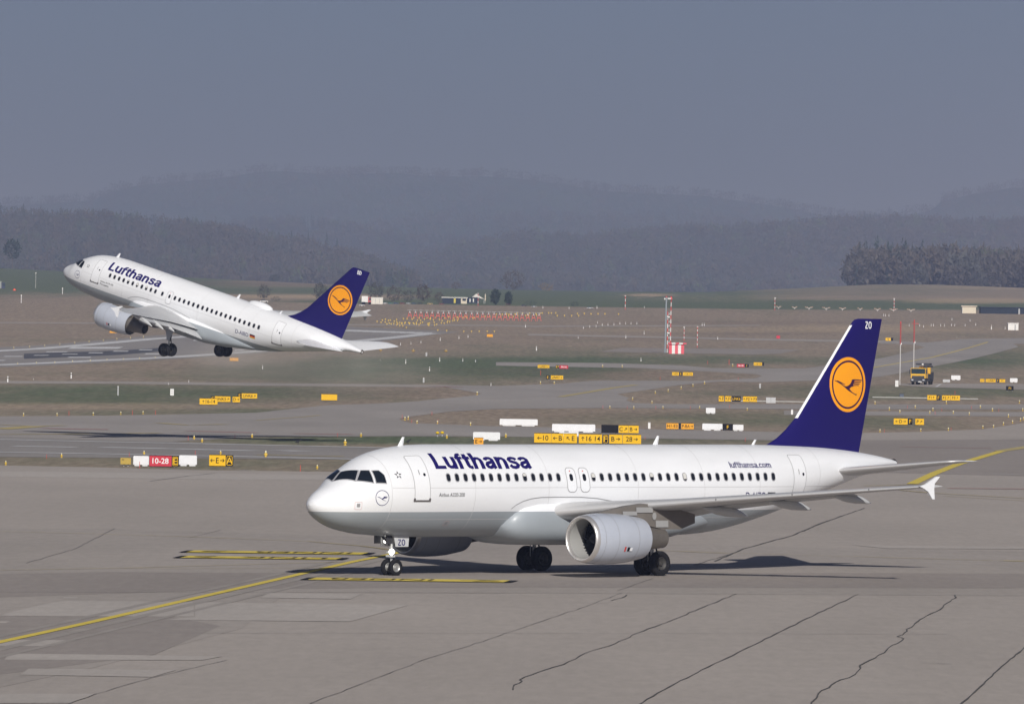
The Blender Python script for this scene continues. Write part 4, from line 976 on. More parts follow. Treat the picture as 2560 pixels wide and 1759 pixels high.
# ---- tree makers return (verts, tris, material index) with height 1
def bare_tree(rs, n=260, cr=.34, base=.22, dn=1.0):
    v = []; f = []; m = []
    def tri(a, b, c, k): i = len(v); v.extend([a, b, c]); f.append((i, i+1, i+2)); m.append(k)
    for k in range(3):
        a = 2*math.pi*k/3; b = a + 2.1
        tri((.016*math.cos(a), .016*math.sin(a), 0), (.016*math.cos(b), .016*math.sin(b), 0), (0, 0, .75), 0)
    for k in range(7):
        a = rs.uniform(0, 6.28); h = rs.uniform(.22, .55); l = rs.uniform(.2, .36)
        tri((0, 0, h), (0.008, 0.008, h + .03), (l*math.cos(a)*.8, l*math.sin(a)*.8, h + l*rs.uniform(.6, 1.1)), 0)
    ph = rs.uniform(0, 6)
    for k in range(n):
        u = rs.normal(0, 1, 3); u /= np.linalg.norm(u); r = rs.uniform(.35, 1) ** .5
        lump = 1 + .28*math.sin(3*math.atan2(u[1], u[0]) + 2*u[2]*3 + ph)*math.cos(2.5*u[2] + ph)
        c = np.array([u[0]*cr*r*lump, u[1]*cr*r*lump, base + (1-base)/2 + u[2]*(1-base)/2*r]); s = rs.uniform(.022, .05)*(260/n)**.5*dn
        d1 = rs.normal(0, 1, 3)*s; d2 = rs.normal(0, 1, 3)*s*.55; d1[2] = abs(d1[2]) + s*.5
        tri(tuple(c - d1*.5), tuple(c + d2), tuple(c + d1), 1)
    return v, f, m
def conifer(rs, n=110, w=.17, base=.08):
    v = []; f = []; m = []
    for k in range(3):
        a = 2*math.pi*k/3; b = a + 2.1; i = len(v); v.extend([(.014*math.cos(a), .014*math.sin(a), 0), (.014*math.cos(b), .014*math.sin(b), 0), (0, 0, .6)]); f.append((i, i+1, i+2)); m.append(0)
    for k in range(n):
        h = base + (1-base)*(rs.uniform(0, 1)**1.25); r = w*(1 - h)**.8*rs.uniform(.7, 1.15) + .012; a = rs.uniform(0, 6.28); d = .22*r + .02
        i = len(v); v.extend([(r*math.cos(a), r*math.sin(a), h - .05*rs.uniform(.3, 1.4)), (.1*r*math.cos(a+d*6), .1*r*math.sin(a+d*6), h + .035), (r*.75*math.cos(a+.5), r*.75*math.sin(a+.5), h - .01)]); f.append((i, i+1, i+2)); m.append(1)
    return v, f, m
def mass(name, makers, spots, mats_, seed, label=None):
    """many trees as one mesh: spots = (x, y, z, height, kind, material index)"""
    rs = np.random.RandomState(seed); lib = {}
    for k, mk in makers.items(): lib[k] = [tuple(np.array(q) for q in mk(np.random.RandomState(seed*50 + j))) for j in range(6)]
    V = []; T = []; M = []; b = 0
    for x, y, z, h, kind, mi in spots:
        v, f, m = lib[kind][rs.randint(6)]; a = rs.uniform(0, 6.28); c, s = math.cos(a), math.sin(a); w = h*rs.uniform(.85, 1.2)
        V.append(np.c_[(v[:, 0]*c - v[:, 1]*s)*w + x, (v[:, 0]*s + v[:, 1]*c)*w + y, v[:, 2]*h + z]); T.append(f + b); M.append(np.where(m == 0, 0, mi)); b += len(v)
    V = np.concatenate(V); T = np.concatenate(T); M = np.concatenate(M).astype(np.int32); me = bpy.data.meshes.new(name)
    me.vertices.add(len(V)); me.vertices.foreach_set('co', V.astype(np.float32).ravel()); me.loops.add(len(T)*3); me.loops.foreach_set('vertex_index', T.astype(np.int32).ravel())
    me.polygons.add(len(T)); me.polygons.foreach_set('loop_start', np.arange(0, len(T)*3, 3, dtype=np.int32)); me.polygons.foreach_set('material_index', M)
    for q in mats_: me.materials.append(q)
    me.update(); me.validate()
    o = lk(bpy.data.objects.new(name, me)); o['kind'] = 'stuff'
    return o
MK = {'b': lambda rs: bare_tree(rs, 320, dn=1.7), 'c': conifer, 'B': lambda rs: bare_tree(rs, 200, dn=1.1), 'C': lambda rs: conifer(rs, 50), 'o': lambda rs: bare_tree(rs, 50, .5, .02, .9), 'K': lambda rs: conifer(rs, 18)}
WM = [BARK, BROWN, GREYB, RUST, PINE, OLIVE]
DM = [leafmat('dark_bark', (.045, .040, .036)), leafmat('dark_twigs_brown', (.075, .066, .060)), leafmat('dark_twigs_grey', (.066, .068, .064)), leafmat('dark_twigs_rust', (.082, .066, .054)), PINE, leafmat('dark_olive_foliage', (.062, .078, .045))]
def fill(A, rs, n, h, con=.15, kinds=('b', 'c'), green_at=None, rows=None, sink=0.0):
    """scatter n trees over a hill grid A, more of them towards the front and crest"""
    out = []; J, I = A.shape[0] - 3, A.shape[1]
    for k in range(n):
        j = rs.uniform(0, J - 1) if rows is None else rs.uniform(*rows)*(J - 1); i = rs.uniform(0, I - 1.001); a, b = min(int(j), J - 2), int(i); fa, fb = j - a, i - b
        p = A[a, b]*(1-fa)*(1-fb) + A[a+1, b]*fa*(1-fb) + A[a, b+1]*(1-fa)*fb + A[a+1, b+1]*fa*fb
        c = con
        if green_at: c = green_at(i/I, j/J)
        patch = .5 + .5*math.sin(p[0]*.035 + 2*math.sin(p[1]*.011)); 
        if rs.uniform() < c*(.4 + 1.2*patch): out.append((*p[:2], p[2] - sink, h*rs.uniform(.85, 1.25), kinds[1], 4))
        else: out.append((*p[:2], p[2] - sink, h*rs.uniform(.7, 1.08), kinds[0], int(rs.choice([1, 1, 1, 2, 2, 3, 5], p=[.25, .2, .15, .15, .1, .1, .05]))))
    return out
rs = np.random.RandomState(4)
down = lambda pts, d: [(x, y + d) for x, y in pts]
FARTOP = [(-250, 520), (0, 512), (150, 503), (235, 498), (254, 484), (300, 470), (358, 459), (469, 450), (579, 440), (640, 429), (709, 426), (805, 433), (996, 432), (1054, 437), (1274, 441), (1335, 447), (1418, 461), (1514, 476), (1638, 481), (1762, 488), (1873, 501), (1920, 508), (1975, 517), (2058, 534), (2300, 560), (2700, 575)]
A = hill('hills', down(FARTOP, 4), 16500, 20500, 30, FARM, 5, 2)
mass('distant_woods', MK, fill(A, rs, 5200, 20, .3, ('o', 'K'), rows=(.12, 1.0)), WM, 3)
A = hill('hills', down([(2150, 548), (2300, 528), (2334, 519), (2350, 500), (2430, 481), (2527, 466), (2650, 462), (2900, 470)], 4), 16500, 19000, 30, FARM, 4, 5, 60)
mass('distant_woods', MK, fill(A, rs, 1300, 18, .3, ('o', 'K'), rows=(.1, 1.0)), WM, 5)
A = hill('hills', down([(250, 600), (560, 573), (640, 563), (760, 560), (872, 572), (916, 588), (1026, 604), (1164, 609), (1300, 612), (1450, 625)], 16), 12500, 14500, 22, FLOOR, 3, 6, 80)
mass('ridge_woods', MK, fill(A, rs, 1800, 24, .45, ('B', 'C'), rows=(.2, 1.0)), WM, 6)
A = hill('hills', down([(840, 600), (860, 568), (998, 557), (1054, 546), (1164, 543), (1400, 545), (1700, 548), (1900, 552)], 10), 15000, 16500, 25, FARM, 3, 16, 80)
mass('ridge_woods', MK, fill(A, rs, 1000, 20, .3, ('o', 'K'), rows=(.55, 1.0)), WM, 16)
HR = [(1040, 640), (1100, 622), (1164, 605), (1219, 594), (1280, 583), (1335, 576), (1363, 586), (1445, 590), (1556, 581), (1638, 572), (1721, 566), (1859, 562), (1920, 560), (2030, 548), (2168, 543), (2320, 544), (2444, 550), (2560, 547), (2800, 552)]
A = hill('hills', down(HR, 38), 9200, 12000, 15, FLOOR, 4, 8)
mass('hillside_woods', MK, fill(A, rs, 3600, 23, .22, ('B', 'C')) + fill(A, rs, 500, 23, .12, ('b', 'c'), rows=(0, .12)), WM, 8)
HL = [(-300, 520), (0, 523), (55, 522), (138, 527), (232, 529), (342, 541), (469, 553), (579, 568), (640, 579), (742, 590), (816, 606), (877, 624), (916, 636), (957, 650), (1000, 668), (1040, 700)]
A = hill('hills', down(HL, 50), 7200, 9400, 15, FLOOR, 4, 9, 100)
mass('hillside_woods', MK, fill(A, rs, 1900, 22, .25, ('B', 'C')) + fill(A, rs, 420, 20, .15, ('b', 'c'), rows=(0, .15)), WM, 9)
# the nearer wood at the right behind the grassy rise
A = hill('hills', [(2128, 708), (2200, 706), (2333, 709), (2560, 720), (2800, 724)], 5000, 5140, 20, FLOOR, 0, 11, 40)
near = [(x, y, z, h*(.8 if x < at(2150, 700, 5050).x else 1), k, mi) for x, y, z, h, k, mi in fill(A, rs, 420, 21, .0, ('b', 'c'), green_at=lambda i, j: .5 if i < .2 else .08)]
mass('hillside_woods', MK, near, DM, 12)

# single trees and bushes standing clear of the woods
def solo(name, px, py, hpx, Y, mk, mi_mat, label, cat='tree', group=None, wide=1.0, seed=0):
    p = at(px, py, Y); p.z = ground_z(p.x, Y) if Y < 5200 else p.z; v, f, m = mk(np.random.RandomState(seed + int(px))); h = hpx*mpp(Y); r = empty(name, p); tag(r, label, cat, group)
    for part, k, mm in (('trunk', 0, BARK), ('crown', 1, mi_mat)):
        ff = [t for t, q in zip(f, m) if q == k]
        if not ff: continue
        ids = sorted({i for t in ff for i in t}); ix = {i: n for n, i in enumerate(ids)}; mb = MB()
        mb.add([(v[i][0]*h*wide, v[i][1]*h*wide, v[i][2]*h) for i in ids], [tuple(ix[i] for i in t) for t in ff]); mb.obj(part, mm, r, recalc=False)
big = lambda n, cr, b: (lambda rs: bare_tree(rs, n, cr, b, 1.7))
oval = lambda rs: bare_tree(rs, 900, .30, .06, 2.3)
solo('poplar', 1238, 756, 42, 2860, oval, PINE, 'dark green egg-shaped tree beside the white canopy building, taller of two'); solo('poplar', 1271, 756, 35, 2860, oval, PINE, 'dark green egg-shaped tree, smaller one right of its twin')
solo('bare_tree', 1282, 722, 54, 4700, big(700, .55, .08), BROWN, 'broad leafless brown tree on the field edge behind the two dark green trees')
solo('bare_tree', 1140, 722, 20, 4700, big(300, .6, .1), RUST, 'pale tan bush on the green slope above the canopy building', 'bush'); solo('bush', 1366, 723, 22, 4800, big(500, .9, .0), GOLDB, 'golden yellow bush on the far field edge', 'bush')
solo('bare_tree', 1058, 752, 48, 2950, big(700, .42, .08), BROWN, 'largest leafless brown tree behind the parked cars'); solo('bare_tree', 1020, 753, 34, 2950, big(500, .5, .05), GREYB, 'grey-brown leafless tree behind the small white container'); solo('bare_tree', 985, 752, 42, 2960, big(500, .45, .05), BROWN, 'leafless tree just right of the climbing jet tail'); solo('bare_tree', 940, 752, 52, 2980, big(600, .4, .05), GREYB, 'tall leafless tree behind the climbing jet tail edge')
solo('bare_tree', 1098, 752, 28, 2950, big(400, .5, .05), BROWN, 'low leafless tree left of the canopy building'); solo('bare_tree', 660, 744, 40, 3000, big(600, .45, .08), GREYB, 'leafless grey tree above the roof dome of the climbing jet'); solo('bare_tree', 800, 744, 46, 3000, big(600, .4, .05), GREYB, 'leafless tree half hidden by the front edge of the climbing jet tail')
solo('bush', 686, 700, 19, 4950, big(500, .8, .0), PINE, 'dark evergreen bush at the foot of the left wood', 'bush'); solo('pine_tree', 30, 690, 74, 5000, lambda rs: bare_tree(rs, 500, .3, .3, 1.6), PINE, 'dark spreading pine at the left end of the wood'); solo('bush', 1436, 768, 14, 2840, big(400, .9, .0), PINE, 'dark rounded bush at the airfield fence', 'bush'); solo('bush', 690, 752, 13, 2900, big(300, 1.0, .0), PINE, 'dark low bush beside the roof dome of the climbing jet', 'bush'); solo('bush', 1326, 762, 13, 2850, big(300, 1.4, .0), PINE, 'dark hedge clump right of the two egg-shaped trees', 'bush')
for i, (x, y, h) in enumerate(((58, 523, 22), (232, 531, 16), (246, 533, 13), (342, 543, 26), (470, 556, 14), (728, 592, 26), (770, 598, 24), (816, 606, 36), (842, 616, 34), (877, 628, 22), (2168, 545, 14), (2320, 546, 14), (2430, 550, 16), (2460, 550, 16))):
    Yt = 9300 if x < 900 else 11900
    of = 48 if x < 1000 else 36
    solo('conifer', x, y + of, of + h*.7, Yt, lambda rs: conifer(rs, 220), PINE, 'pointed dark conifer above the woodland crest, ' + ('leftmost of all' if i == 0 else 'rightmost of all' if i == 13 else 'first second third fourth fifth sixth seventh eighth ninth tenth eleventh twelfth thirteenth'.split()[i] + ' from the left'), 'tree', 'conifers on the woodland crest')

# the air: pale even haze
mb = MB(); mb.box(-2600, 2600, -700, 36000, -3, 420); hz = mb.obj('haze', []); hz['kind'] = 'stuff'
hm = bpy.data.materials.new('haze'); hm.use_nodes = True; nt = hm.node_tree; nt.nodes.clear(); out = nt.nodes.new('ShaderNodeOutputMaterial'); pv = nt.nodes.new('ShaderNodeVolumePrincipled')
pv.inputs['Color'].default_value = (.478, .59, .94, 1); pv.inputs['Absorption Color'].default_value = (.30, .20, 0, 1); pv.inputs['Density'].default_value = 1.02e-4; pv.inputs['Anisotropy'].default_value = 0.2
nt.links.new(pv.outputs[0], out.inputs['Volume']); hz.data.materials.append(hm)

# ------------------------------------------------------------------ signs
SY = mat('sign_yellow', (.76, .45, .012), .7, spec=.2); SO = mat('sign_orange_yellow', (.76, .36, .03), .7, spec=.2); SB = mat('sign_black', (.012, .012, .014), .85, spec=.1); SR = mat('sign_red', (.50, .012, .035), .5); SW = mat('sign_white', (.78, .78, .78), .5)
SG = mat('sign_back_white', (.72, .73, .75), .5, var=.06, scale=2); SGR = mat('galvanised_grey', (.42, .43, .44), .5, .3); LEGM = mat('sign_leg_grey', (.22, .22, .22), .6)
def legend(mb, text, x0, x1, z0, z1, y, bold=.0):
    """letters and arrows centred on a panel in the xz plane, in front at y"""
    H = z1 - z0; W = x1 - x0; h = H*(.50 if W > H*1.15 else .62); parts = []; cur = ''
    for ch in text:
        if ch in ARROWS:
            if cur.strip(): parts.append(('t', cur.strip()))
            cur = ''; parts.append(('a', ch))
        else: cur += ch
    if cur.strip(): parts.append(('t', cur.strip()))
    items = []
    for k, t in parts:
        if k == 'a': items.append((k, t, h*.95))
        else:
            v, f = text_tris(t, bold=bold); ref = text_tris('H')[0]; sc = h/(ref[:, 1].max() - ref[:, 1].min()); items.append((k, t, (v[:, 0].max() - v[:, 0].min())*sc))
    tot = sum(i[2] for i in items) + h*.30*(len(items) - 1); sq = min(1, W*.88/tot); x = (x0 + x1)/2 - tot*sq/2; zc = (z0 + z1)/2
    for k, t, w in items:
        if k == 'a': mb.add([(x + w*sq/2 + px_*h*.95*sq, y, zc + pz*h*.95) for px_, pz in ARROWS[t]], [tuple(q) for q in tessellate_polygon([[Vector((a, b, 0)) for a, b in ARROWS[t]]])])
        else:
            v, f = text_tris(t, bold=bold); lo, hi = v.min(0), v.max(0); hh = h*(hi[1] - lo[1])/(text_tris('H')[0][:, 1].max())
            mb.add([(x + (q[0] - lo[0])/(hi[0] - lo[0])*w*sq, y, zc - h/2 + (q[1] - min(0, lo[1]) - max(0, lo[1]))/(hi[1] - lo[1])*hh*1.0) for q in v], f)
        x += (w + h*.30)*sq
def sign(panels, y0, y1, label, cat='taxiway sign', group=None, base=None, name='taxiway_sign', depth=.22, frame=False):
    """panels: (left, right, board colour, writing, letter colour) in photograph columns; rows y0 to y1"""
    xl, xr = panels[0][0], panels[-1][1]; g = P((xl + xr)/2, (base or y1 + 2)); s = mpp(g.y); xc = (xl + xr)/2
    r = empty(name, g); tag(r, label, cat, group); zb = ((base or y1 + 2) - y1)*s; zt = ((base or y1 + 2) - y0)*s
    for a, b, colr, word, ink in panels:
        mb = MB(); x0, x1 = (a - xc)*s + .01, (b - xc)*s - .01; mb.box(x0, x1, 0, depth, zb, zt)
        p = mb.obj('sign_panel', colr, r)
        if frame or colr in (SY, SO, SR):
            mb = MB(); t = (zt - zb)*.045
            for q in ((x0 - .004, x1 + .004, zt, zt + t), (x0 - .004, x1 + .004, zb - t, zb)): mb.box(q[0], q[1], -.02, depth + .02, q[2], q[3])
            mb.obj('panel_rim', SB if colr is not SW else SGR, p)
        if colr is SB and ink is SY and y1 - y0 > 22:
            mb = MB(); e = (zt - zb)*.07; w = (zt - zb)*.05
            for q in ((x0 + e, x1 - e, zt - e - w, zt - e), (x0 + e, x1 - e, zb + e, zb + e + w), (x0 + e, x0 + e + w, zb + e, zt - e), (x1 - e - w, x1 - e, zb + e, zt - e)): mb.box(q[0], q[1], -.012, -.004, q[2], q[3])
            mb.obj('sign_border', SY, p)
        if word:
            mb = MB(); legend(mb, word, x0, x1, zb, zt, -.016, .012 if ink is SW else .006)
            if mb.v: mb.obj('sign_lettering', ink, p, recalc=False)
    for t in (.15, .85):
        x = (xl - xc + (xr - xl)*t)*s; mb = MB(); mb.box(x - .05, x + .05, depth*.3, depth*.7, -.05, zb); mb.obj('leg', LEGM, r)
    return r
def blank(x0, x1, y0, y1, label, group='white sign backs on the airfield', feet=2, m=SG):
    """the back of a sign: a long white cabinet with cut-outs between its feet"""
    g = P((x0 + x1)/2, y1 + 1); s = mpp(g.y); w = (x1 - x0)*s; h = (y1 - y0)*s; r = empty('sign_back', g); tag(r, label, 'sign back', group)
    mb = MB(); zb = h*.16; k = h*.08; mb.loft([[(-w/2, y, zb), (w/2, y, zb), (w/2, y, h - k), (w/2 - k, y, h), (-w/2 + k, y, h), (-w/2, y, h - k)] for y in (0, .3)]); mb.obj('cabinet', m, r)
    n = max(2, int(round(w/1.6)))
    for i in range(n):
        x = -w/2 + w*(i + .5)/n; mb = MB(); mb.loft([[(x - w/n*.36, y, zb - .004), (x + w/n*.36, y, zb - .004), (x + w/n*.33, y, .02), (x - w/n*.33, y, .02)] for y in (.03, .27)]); mb.obj('foot', m, r)
        mb = MB(); mb.box(x - .05, x + .05, .1, .2, -.05, .03); mb.obj('leg', LEGM, r)
Y_, B_, R_ = lambda a, b, t='': (a, b, SY, t, SB), lambda a, b, t='': (a, b, SB, t, SY), lambda a, b, t='': (a, b, SR, t, SW)
sign([R_(373, 429, '10-28'), B_(429, 447, 'E')], 1139, 1165, 'red 10-28 sign with black E panel on the nearest grass strip')
sign([Y_(522.5, 564, '<E>'), B_(564, 583, 'A')], 1137, 1164, 'yellow E sign with black A panel on the nearest grass strip')
blank(333, 372, 1138, 1164, 'white sign cabinet joined to the left of the red 10-28 sign'); blank(447.5, 492, 1136.5, 1164, 'white sign cabinet with cut-out feet right of the red 10-28 sign')
g = P(314, 1165); s = mpp(g.y); r = empty('equipment_cabinet', g); tag(r, 'small mustard yellow box on two legs left of the red 10-28 sign', 'cabinet')
mb = MB(); mb.box(-13*s, 13*s, 0, .5, 5*s, 21*s); bx = mb.obj('housing', mat('mustard_paint', (.42, .29, .04), .6, var=.1), r); mb = MB(); mb.box(-10*s, -4*s, -.02, -.004, 16*s, 17.5*s); mb.obj('handle', SB, bx)
for x in (-5, 6): mb = MB(); mb.box(x*s - .06, x*s + .06, .15, .35, 0, 5*s); mb.obj('leg', LEGM, r)
sign([Y_(498.5, 543.7, '^16-14')], 995.6, 1010.8, 'yellow 16-14 sign, nearest of the left sign cluster', group='signs of the left cluster'); sign([B_(527, 536.5, 'E'), Y_(536.5, 576, 'LINK5/')], 990, 1004, 'yellow LINK5 sign half behind the 16-14 sign', group='signs of the left cluster')
sign([Y_(581, 600, 'D>')], 991, 1005, 'small yellow D sign between the LINK5 and LINK6 signs', group='signs of the left cluster'); sign([B_(594, 604, 'E'), Y_(604, 643, 'LINK6/')], 982.7, 995.5, 'yellow LINK6 sign with black E panel, highest of the left cluster', group='signs of the left cluster')
sign([Y_(803, 843, '')], 985, 1000, 'yellow sign blurred by the jet exhaust below the climbing jet tail')
sign([(1184.5, 1208.5, SO, 'E>', SB)], 1094, 1112, 'orange E sign just above the roof of the taxiing airliner'); blank(1182.6, 1250, 1078.6, 1100.5, 'white sign cabinet behind the orange E sign')
sign([Y_(1335, 1378.3, '<10'), Y_(1378.3, 1408.6, '<B'), Y_(1408.6, 1442.5, '\\E')], 1083, 1106.5, 'yellow sign reading 10, B and E above the airliner roof'); sign([Y_(1446.6, 1505, '^16 14'), (1505.8, 1521.5, SB, 'F', SY)], 1085, 1107.8, 'yellow 16 14 sign with black F panel above the airliner roof'); sign([Y_(1522.4, 1556, 'B>'), Y_(1556.5, 1602.8, '28>')], 1086, 1108.7, 'yellow sign reading B and 28 above the airliner roof')
sign([(1503, 1545.8, SB, '', SB)], 1061.5, 1081.7, 'blank black sign panel behind the 16 14 sign'); sign([Y_(1546.3, 1570.6, 'C/'), Y_(1570.8, 1596.7, 'B>')], 1063, 1082, 'yellow C and B sign behind the sign reading 28')
blank(1380, 1488, 1058.8, 1079.5, 'long white sign cabinet behind the sign reading 10, B and E'); blank(1249, 1344, 1046, 1064, 'long white sign cabinet farther left in the grass island'); blank(1398, 1446, 1079, 1090, 'white sign cabinet half hidden directly behind the 10, B and E sign')
sign([(1665.6, 1696, SO, 'H1-E3', SB), (1697, 1702, SB, '', SY), (1703, 1734.5, SO, 'P-BA>', SB)], 1057.5, 1072, 'dull orange sign pair left of the white cabinets with black F')
blank(1755.7, 1806, 1057.5, 1075, 'white sign cabinet left of the black F panel'); sign([(1806.5, 1832, SB, 'F', SY)], 1059, 1075, 'black F panel between two white sign cabinets'); blank(1832.5, 1858.5, 1060, 1076, 'short white sign cabinet right of the black F panel'); blank(1764.8, 1788, 1018, 1033, 'single short white sign cabinet beyond the black F panel')
sign([Y_(1796.5, 1810, '\\F'), Y_(1812.5, 1828, '\\F1'), B_(1829.5, 1852, 'LINK6'), Y_(1857, 1874.5, '\\F2'), Y_(1875, 1892.7, '^F3')], 990, 1003.5, 'row of yellow F signs with black LINK6 panel')
g = P(1927, 1007); s = mpp(g.y); r = empty('equipment_cabinet', g); tag(r, 'grey metal cabinet right of the row of yellow F signs', 'cabinet'); mb = MB(); mb.box(-12*s, 12*s, 0, .8, 0, 14*s); bx = mb.obj('housing', SGR, r); mb = MB(); mb.box(-.2*s, .2*s, -.02, -.004, 1*s, 13*s); mb.obj('door_gap', SB, bx)
sign([B_(1365, 1373.6, 'E'), Y_(1377, 1408, 'LINK7>')], 938, 948, 'small yellow LINK7 sign with black E panel'); sign([Y_(1344, 1373.6, '<LINK7>')], 911.7, 919.5, 'small yellow sign left of a red 34-16 sign', group='small far signs'); sign([(1389.6, 1398, SB, 'E7', SY), R_(1398.4, 1420.4, '34-16')], 912.6, 921, 'small red 34-16 sign with black panel on its left')
sign([Y_(1680, 1697.3, '\\E3'), B_(1698, 1706, 'E'), Y_(1707, 1732.3, '^16 14')], 930, 938.5, 'small yellow signs with black E panel below the striped hut'); sign([R_(1842, 1861.3, '34-16'), B_(1861.8, 1872, 'E')], 909.5, 917.5, 'small red 34-16 sign with black panel on its right'); sign([Y_(1884, 1905, '<16-14'), B_(1905.5, 1910, '')], 905.5, 913.5, 'small yellow sign right of the far red 34-16 sign')
sign([Y_(2318, 2341, 'F1^'), B_(2341.6, 2351, 'F'), Y_(2355, 2376, 'F2/'), Y_(2376.3, 2400, 'F3/')], 987.5, 1000, 'yellow F1 F2 F3 sign row in front of the truck'); sign([Y_(2234, 2269, '<D>'), B_(2270, 2281, 'F'), Y_(2288, 2310, 'P/')], 1045.5, 1061, 'yellow D sign with black F panel right of the blue tail')
sign([Y_(2450, 2461, '<F'), Y_(2464, 2489, '<LINK7'), B_(2491.5, 2497.6, 'F'), Y_(2498.5, 2513, 'F2')], 947, 955, 'small orange-yellow sign row at the right edge of the airfield'); sign([B_(2515, 2534, 'F1')], 964.5, 975.5, 'black F1 panel at the right edge of the service pad'); blank(2378, 2401, 937, 949, 'white sign cabinet right of the truck'); blank(2525, 2543.7, 944, 955, 'white sign cabinet at the far right beyond the sign row'); blank(2357, 2375, 947, 955, 'dull grey sign cabinet on the pad edge right of the truck', m=SGR)
sign([Y_(2213.7, 2227, '16'), B_(2227.5, 2233, '')], 844, 851.5, 'tiny yellow sign left of the two red-topped poles'); sign([(1941, 1950, SR, '', SW)], 838.5, 846, 'tiny red sign panel far out left of the blue tail'); sign([(1217, 1232, SO, '', SB)], 835, 842, 'tiny orange sign right of the climbing jet tailplane'); sign([(274, 292, SO, '', SB)], 826, 832, 'tiny orange sign under the engine of the climbing jet'); sign([(574, 596, SO, '', SB)], 894, 902, 'orange sign blurred by exhaust under the wheels of the climbing jet')

# ------------------------------------------------------------------ small airfield lights, poles and posts
LY = mat('light_body_yellow', (.62, .42, .05), .5); LENS = mat('light_lens_cream', (.72, .68, .45), .3); PRED = mat('snow_pole_red', (.66, .07, .05), .6); PWH = mat('marker_white', (.74, .74, .73), .6); PGR = mat('marker_grey', (.40, .41, .42), .6)
def proto(fn, name):
    mb = MB(); mats_ = fn(mb); return mb.mesh(name, mats_, True, sharp=45)
def f_edge(mb):
    mb.lathe([(0, .20), (.04, .20), (.06, .10), (.16, .10), (.20, .17), (.30, .20), (.40, .15), (.44, .05)], axis='Z', n=12, mi=0); mb.lathe([(.44, .05), (.50, .09), (.60, .09), (.66, .04), (.68, .001)], axis='Z', n=12, mi=1); return [LY, LENS]
def f_small(mb):
    mb.lathe([(0, .15), (.05, .15), (.08, .05), (.30, .05)], axis='Z', n=8, mi=0); mb.lathe([(.30, .05), (.34, .12), (.46, .12), (.52, .03), (.53, .001)], axis='Z', n=8, mi=1); return [LY, LENS]
def f_mush(mb):
    mb.lathe([(0, .10), (.30, .10), (.32, .45), (.50, .42), (.62, .25), (.66, .001)], axis='Z', n=12, mi=0); mb.lathe([(.665, .05), (.9, .05), (.91, .001)], axis='Z', n=8, mi=1); return [mat('mushroom_amber', (.36, .22, .03), .5), LENS]
def f_red(mb): mb.lathe([(0, .045), (1.0, .04), (1.01, .001)], axis='Z', n=8, mi=0); mb.lathe([(0, .09), (.04, .09), (.05, .04)], axis='Z', n=8, mi=0); return [PRED]
def f_post(mb): mb.lathe([(0, .12), (.62, .12), (.64, .001)], axis='Z', n=8, mi=0); mb.lathe([(.66, .03), (.80, .03)], axis='Z', n=6, mi=1); mb.lathe([(.80, .11), (.98, .11), (1.0, .001)], axis='Z', n=8, mi=0); return [PWH, PGR]
def f_app(mb): mb.lathe([(0, .04), (.28, .04), (.30, .20), (.5, .22), (.54, .001)], axis='Z', n=8, mi=0); return [mat('approach_yellow', (.80, .56, .10), .4)]
def f_ball(mb): mb.lathe([(0, .12), (.05, .12), (.07, .05), (.35, .05)], axis='Z', n=8, mi=1); mb.lathe([(.30, .02), (.36, .2), (.5, .30), (.64, .2), (.72, .001)], axis='Z', n=14, mi=0); return [mat('ball_yellow', (.78, .52, .01), .4), PGR]
ME = {k: proto(f, n) for k, f, n in (('e', f_edge, 'edge_light'), ('s', f_small, 'edge_light'), ('m', f_mush, 'mushroom_light'), ('r', f_red, 'snow_pole'), ('p', f_post, 'marker_post'), ('b', f_ball, 'ball_light'), ('y', f_app, 'approach_light'))}
NTH = 'first second third fourth fifth sixth seventh eighth ninth tenth'.split()
def nth(i, n, what='from the left'):
    return 'leftmost of them' if i == 0 else 'rightmost of them' if i == n - 1 else (NTH[i] if i < 10 else '%d%s' % (i + 1, {1: 'st', 2: 'nd', 3: 'rd'}.get((i + 1) % 10, 'th') if i > 19 else 'th')) + ' ' + what
def scatter(kind, pts, hpx, label0, cat, group=None):
    pts = sorted(pts)
    for i_, q in enumerate(pts):
        label = label0 if len(pts) == 1 or len(pts) > 40 else label0 + ', ' + nth(i_, len(pts))
        g = P(q[0], q[1]); o = bpy.data.objects.new(ME[kind].name.split('.')[0], ME[kind]); h0 = {'e': .68, 's': .53, 'm': .9, 'r': 1.0, 'p': 1.0, 'b': .72, 'y': .54}[kind]
        k = (q[2] if len(q) > 2 else hpx)*mpp(g.y)/h0; w = min(k, 1.6) if kind in 'rp' else k
        o.location = g; o.scale = (w, w, k); lk(o); tag(o, label, cat, group)
Z5 = lambda *p: [(x/3.627, 820 + y/3.627) + tuple(r) for x, y, *r in p]
Z6 = lambda *p: [(640 + x/3.627, 820 + y/3.627) + tuple(r) for x, y, *r in p]
Z7 = lambda *p: [(1240 + x/3.63, 820 + y/3.63) + tuple(r) for x, y, *r in p]
Z8 = lambda *p: [(1960 + x/3.627, 820 + y/3.627) + tuple(r) for x, y, *r in p]
Z3 = lambda *p: [(1280 + x/3.627, 440 + y/3.627) + tuple(r) for x, y, *r in p]
Z4 = lambda *p: [(1920 + x/3.627, 440 + y/3.627) + tuple(r) for x, y, *r in p]
scatter('e', Z5((52, 1240), (558, 1172), (1306, 1148), (2000, 1146), (1440, 1245), (1760, 1010), (1832, 1034), (2285, 992)), 11, 'yellow edge light with cream lens by the near runway', 'airfield light', 'edge lights by the near runway')
scatter('e', Z6((88, 1170, 17), (808, 1062, 16)), 16, 'larger amber runway light on the near runway shoulder', 'airfield light', 'amber lights on the near runway shoulder')
